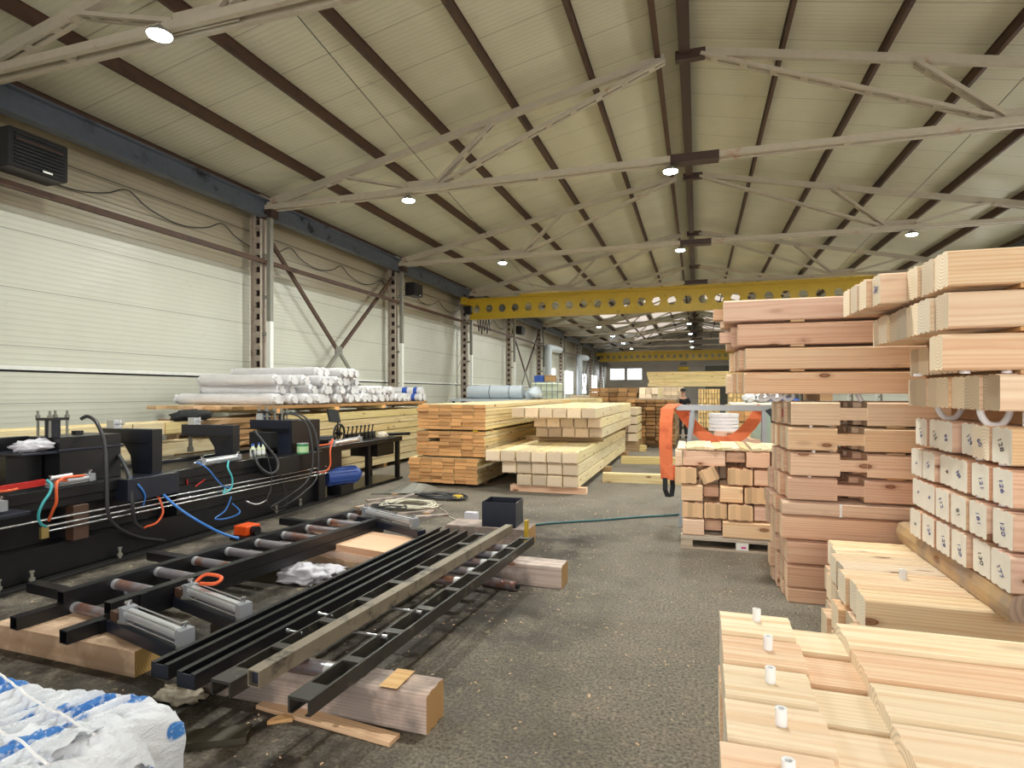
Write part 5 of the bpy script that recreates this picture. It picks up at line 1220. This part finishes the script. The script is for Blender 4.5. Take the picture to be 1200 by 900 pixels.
# black bin
bn = thing('steel_bin', 'open black square steel bin standing on a timber block', 'bin', (-2.06, 6.2, .191), .06)
w, d, h, t = .19, .17, .27, .006
MB().box(-w, w, -d, -d+t, 0, h).box(-w, w, d-t, d, 0, h).box(-w, -w+t, -d+t, d-t, 0, h).box(w-t, w, -d+t, d-t, 0, h).build('bin_wall', 'black_blue', bn); MB().box(-w+t, w-t, -d+t, d-t, 0, t).build('bin_floor', 'rust', bn)
r = thing('orange_box', 'small orange box on a black plate between machine and conveyors', 'box', (-4.83, 5.45, .0), -.1); MB().box(-.14, .2, -.14, .14, 0, .05).build('base_plate', 'black', r); MB().box(-.12, .06, -.1, .1, .05, .16, ch=.01).build('housing', 'orange_box', r); MB().cyl((.06, 0, .1), (.13, 0, .1), .05, 14).build('coupling', 'black', r)
tag(MB().box(-1.74, -1.71, 5.95, 6.02, .0, .3).build('yellow_stake', 'yellow', origin=True), 'thin yellow strip standing at the end of the block under the bin', 'strip')

# ================================================================== litter on the floor
def onfloor(u, v): return at(u, v, z=0)
pts = [onfloor(u, v)+Vector((0, 0, .014)) for u, v in ((622, 617), (650, 614), (700, 611), (750, 607), (795, 604), (830, 597))]
tag(MB().tube(pts, .014, 8).build('air_hose', 'hose_green'), 'dull teal air hose lying across the open floor', 'hose')
c = onfloor(352, 680); tag(MB().blob((c.x, c.y, .05), (.26, .15, .085), .5, 3, 1, 40, flat=.002).build('rag', 'cloth', origin=True), 'crumpled grey-white rag on the floor between the conveyors', 'rag')
c = onfloor(380, 672); tag(MB().blob((c.x, c.y, .03), (.2, .13, .04), .5, 4, 5, 26, flat=.002).build('rag', 'cloth', origin=True), 'flatter rag piece just right of the crumpled rag', 'rag')
c = onfloor(213, 820); tag(MB().blob((c.x, c.y, .03), (.13, .07, .045), .5, 2.6, 6, 30, flat=.002).build('paper_scrap', 'paper', origin=True), 'crumpled dirty paper on the floor beside the white sacks', 'paper')
a, b = onfloor(312, 823), onfloor(466, 866); d = b-a
tag(link('plank_strip', timber_mesh(round(d.length, 3), .085, .02, 'slat', None, True), None, a+Vector((0, -.03, .001)), math.atan2(d.y, d.x)), 'thin orange-brown plank strip on the floor before the notched timber block', 'plank')
a, b, c_ = onfloor(313, 850), onfloor(341, 838), onfloor(343, 846)
m = MB(); V = [a, c_, b, onfloor(318, 846)]; m.add([tuple(p+Vector((0, 0, .001))) for p in V]+[tuple(p+Vector((0, 0, .02))) for p in V], [(3, 2, 1, 0), (4, 5, 6, 7), (0, 1, 5, 4), (1, 2, 6, 5), (2, 3, 7, 6), (3, 0, 4, 7)])
tag(m.build('wood_wedge', 'slat', origin=True), 'small pale wooden wedge on the floor below the ladder conveyor', 'wedge')
a = onfloor(212, 872); tag(link('oily_plank', timber_mesh(.3, .12, .03, 'dark_plank', None, True), None, (a.x, a.y, .001), .5), 'dark oily plank piece on the floor beside the white sacks', 'plank')
a = onfloor(430, 581); m = MB(); n = 10; vs = []
for i in range(n+1):
    t = i/n
    for s in (-1, 1): 
        for dz in (0, .006): vs.append((a.x+1.25*t, a.y+.3+s*.17+.35*t, .006+.13*abs(math.sin(PI*t*1.1))**2*(.55+.45*s)+dz))
m.add(vs, [(4*i, 4*i+2, 4*i+6, 4*i+4) for i in range(n)]+[(4*i+1, 4*i+5, 4*i+7, 4*i+3) for i in range(n)]+[(4*i, 4*i+4, 4*i+5, 4*i+1) for i in range(n)]+[(4*i+2, 4*i+3, 4*i+7, 4*i+6) for i in range(n)])
tag(m.build('metal_sheet', 'sheet', origin=True), 'bent grey metal sheet on the floor past the blue motor', 'sheet')
rnd2 = random.Random(3)
def tangle(u, v, rx, ry, n, r, mat, lab, name='cable_tangle'):
    c = onfloor(u, v); pts = []
    for k in range(n*6):
        a = k*.95+rnd2.uniform(-.3, .3); q = rnd2.uniform(.45, 1)
        pts.append((c.x+rx*q*math.cos(a), c.y+ry*q*math.sin(a), .01+r+.05*rnd2.random()*(1.1-q)+(k % 5)*.006))
    tag(MB().tube(pts, r, 6, sub=5).build(name, mat, origin=True), lab, 'cable')
tangle(480, 594, .5, .38, 7, .011, 'cable_white', 'off-white cable tangle on the floor before the orange-ended stack')
tangle(455, 597, .38, .25, 4, .011, 'rubber', 'black cable tangle left of the off-white one')
tangle(520, 584, .5, .22, 5, .014, 'rubber', 'dark cable heap near the foot of the orange-ended stack')
tag(MB().tube([onfloor(u, v)+Vector((0, 0, .008)) for u, v in ((508, 592), (522, 600), (530, 608), (548, 611), (566, 610))], .006, 6).build('thin_cable', 'cable_white'), 'thin white cable end trailing towards the black bin', 'cable')
for k, (u0, v0, u1, v1, w) in enumerate(((455, 590, 492, 578, .1), (440, 606, 500, 600, .08), (425, 615, 470, 604, .12), (500, 603, 515, 592, .1), (418, 596, 446, 590, .1), (462, 580, 500, 571, .12), (430, 588, 468, 583, .07), (486, 607, 528, 604, .09))):
    a, b = onfloor(u0, v0), onfloor(u1, v1); d = b-a
    tag(link('floor_scrap_plank', timber_mesh(round(d.length, 3), w, .022, 'pine_dirty', None, True), None, a+Vector((0, 0, .001)), math.atan2(d.y, d.x)), 'dirty plank scrap on the floor by the cable tangle, %s' % ['leftward pointing to the stack', 'longest, before the cables', 'nearest the far cylinder', 'right of the cables', 'small one near the machine foot', 'farthest, by the metal sheet', 'narrow one beside the sheet', 'below the thin white cable'][k], 'plank', 'plank scraps by the cables')
c = onfloor(551, 612); tag(MB().box(c.x-.08, c.x+.08, c.y, c.y+.1, 0, .12).build('white_crate', 'cloth', origin=True), 'small grey-white box on the floor left of the black bin', 'box')
c = onfloor(536, 586); tag(MB().blob((c.x, c.y, .04), (.1, .08, .04), .4, 3, 4, 14, flat=0).build('yellow_glove', 'yellow', origin=True), 'yellow glove-like scrap on the dark cable heap', 'scrap')
# wood chips: uncountable
m = MB(); r3 = random.Random(11)
for k in range(900):
    if k < 620: x, y = r3.uniform(-2.2, 3.2), r3.uniform(1.3, 9)
    else: x, y = r3.uniform(-5.2, -1), r3.uniform(2.2, 9)
    s = r3.uniform(.003, .012)*(1.6 if r3.random() < .08 else 1); a = r3.uniform(0, PI); e = Vector((math.cos(a), math.sin(a), 0)); f = Vector((-e.y, e.x, 0)); c = Vector((x, y, .002))
    m.add([c-e*s-f*s*.45, c+e*s-f*s*.3, c+e*s*.8+f*s*.45, c-e*s*.7+f*s*.35, c+Vector((0, 0, s*.5))], [(0, 1, 4), (1, 2, 4), (2, 3, 4), (3, 0, 4), (3, 2, 1, 0)])
tag(m.build('wood_chips', 'slat'), 'tiny pale wood chips scattered over the floor', 'wood chips', kind='stuff')

# ================================================================== bundle of woven sacks, bottom left
sb = thing('sack_bundle', 'strapped bundle of folded white woven sacks with blue print, bottom left corner', 'sacks', (-2.95, 1.3, 0), math.radians(4))
def fold(x, y, f, seed=0):
    n = mnoise.noise(Vector((x*1.5+seed, y*1.1, .3)))
    w = (x*.93-y*.25)*f+n*4.2+mnoise.noise(Vector((x*4, y*1.6, seed+5)))*1.6
    t = (w/PI) % 1.0; return (t/.84)**.8 if t < .84 else (1-t)/.16
def top_h(px_, py_, e=0.):
    return .35*(1-e**2.2)+(.040*(fold(px_, py_, 44)-.5)+.014*fold(px_+.3, py_*1.3, 97, 4)+.016*mnoise.noise(Vector((px_*7, py_*5, 2)))+.035*mnoise.noise(Vector((px_*1.7, py_*1.7, 7))))*(1-e*.6)
m = MB(); NX, NY = 300, 110; W_, D_ = .92, .60; vs = []
for j in range(NY+1):
    for i in range(NX+1):
        a, b = -1+2*i/NX, -1+2*j/NY
        # superelliptic pillow: top and sides in one sheet
        rr = max(abs(a), abs(b)); px_, py_ = a*W_, b*D_
        e = max(0, (rr-.86)/.14)
        hz = top_h(px_, py_, e)
        bul = 1+.05*math.sin(e*PI)+.03*mnoise.noise(Vector((a*6, b*6, hz*6)))*(e > 0)
        vs.append((px_*bul, py_*bul, max(.012, hz)))
m.add(vs, [(j*(NX+1)+i, j*(NX+1)+i+1, (j+1)*(NX+1)+i+1, (j+1)*(NX+1)+i) for j in range(NY) for i in range(NX)], 0, False)
m.build('folded_sacks', 'sack', sb)
def flap(x0, y0, L, w, rz, z, seed, lift=.05, name='sack_fold'):
    m = MB(); n1, n2 = 34, 22; vs = []; ca, sa = math.cos(rz), math.sin(rz)
    for j in range(n2+1):
        for i in range(n1+1):
            a, b = i/n1, -1+2*j/n2
            hz = z+lift*math.sin(PI*min(1, a*1.05))*(1-abs(b)**2.6)+.02*abs(math.sin(b*9+a*2+seed+2*mnoise.noise(Vector((a*3, b*3, seed)))))**.6+.012*abs(math.sin(b*19+a*6+seed))**.6+.02*mnoise.noise(Vector((a*5, b*3, seed)))-.10*(abs(b)**8)-.1*(a**9)
            lx, ly = a*L, b*w/2*(1-.25*math.sin(PI*a*.5+seed)**2*.4)
            vs.append((x0+lx*ca-ly*sa, y0+lx*sa+ly*ca, hz))
    m.add(vs, [(j*(n1+1)+i, j*(n1+1)+i+1, (j+1)*(n1+1)+i+1, (j+1)*(n1+1)+i) for j in range(n2) for i in range(n1)], 0, True)
    return m.build(name, 'sack', sb)
flap(.60, .34, .33, .30, -.15, .30, 1.2, .06); flap(.62, .02, .30, .26, .1, .295, 3.1, .05)
# tied neck where the sacks bunch together
m = MB(); vs = []; n = 26
for j in range(12):
    t = j/11
    for k in range(n):
        a = 2*PI*k/n; r = (.03+.17*abs(t-.45)**1.1)*(1+.22*math.sin(a*7+j*.4)); vs.append((.56+t*.26, .2+math.cos(a)*r*.9, .35+math.sin(a)*r*.45))
m.add(vs, [(i*n+k, i*n+(k+1) % n, (i+1)*n+(k+1) % n, (i+1)*n+k) for i in range(11) for k in range(n)], 0, True); m.build('bunched_neck', 'sack', sb)
for xa, ya, xb, yb in ((-.15, .575, .84, .26), (-.6, .575, .86, .07)):
    P = [(xa-.02, .63, .06)]
    for i in range(26):
        t = i/25; x, y = xa+(xb-xa)*t, ya+(yb-ya)*t
        P.append((x, y, max(top_h(x+dx, y+dy) for dx in (-.03, -.015, 0, .015, .03) for dy in (-.01, .01))+.006))
    MB().tube(P, .0055, 6, sub=3).build('strap', 'white_plastic', sb)

# ================================================================== light, sky, camera
for x, y, z in LAMPS:
    if y < 50:
        L = bpy.data.lights.new('ceiling_lamp_light', 'AREA'); L.shape = 'DISK'; L.size = .22; L.energy = LAMP_W if y < 30 else LAMP_W*.9; L.color = (.97, 1, .95)
        o = bpy.data.objects.new('ceiling_lamp_light', L); COL.objects.link(o); o.location = (x, y, z-.012)
# daylight through the open gate behind the camera and the added side ribbon
wd = bpy.data.worlds.new('sky'); scene.world = wd; wd.use_nodes = True
bg = wd.node_tree.nodes['Background']; bg.inputs[0].default_value = (1.0, .97, .93, 1); bg.inputs[1].default_value = SKY_S
for loc, rot, sx, sy in (((0, YF-.2, 2.6), (PI/2, 0, 0), 11, 5.2), ((XR+.2, 12, 3.1), (0, PI/2, 0), 1.8, 36)):
    L = bpy.data.lights.new('opening_portal', 'AREA'); L.shape = 'RECTANGLE'; L.size = sx; L.size_y = sy; L.cycles.is_portal = True
    o = bpy.data.objects.new('opening_portal', L); COL.objects.link(o); o.location = loc; o.rotation_euler = rot

cam = bpy.data.cameras.new('camera'); co = bpy.data.objects.new('camera', cam); COL.objects.link(co)
co.location = (0, 0, CAM_H); co.rotation_euler = (PI/2, 0, YAW)
cam.sensor_width = 36; cam.lens = FPX/1200*36; cam.shift_y = (HOR-450)/1200; cam.clip_end = 200; cam.clip_start = .05
scene.camera = co
scene.view_settings.view_transform = 'Standard'; scene.view_settings.look = 'None'; scene.view_settings.gamma = 1; scene.view_settings.exposure = EXPO
scene.view_settings.use_curve_mapping = False
scene.cycles.max_bounces = 7; scene.cycles.diffuse_bounces = 5; scene.cycles.glossy_bounces = 3; scene.cycles.sample_clamp_indirect = 6
scene.cycles.use_denoising = True
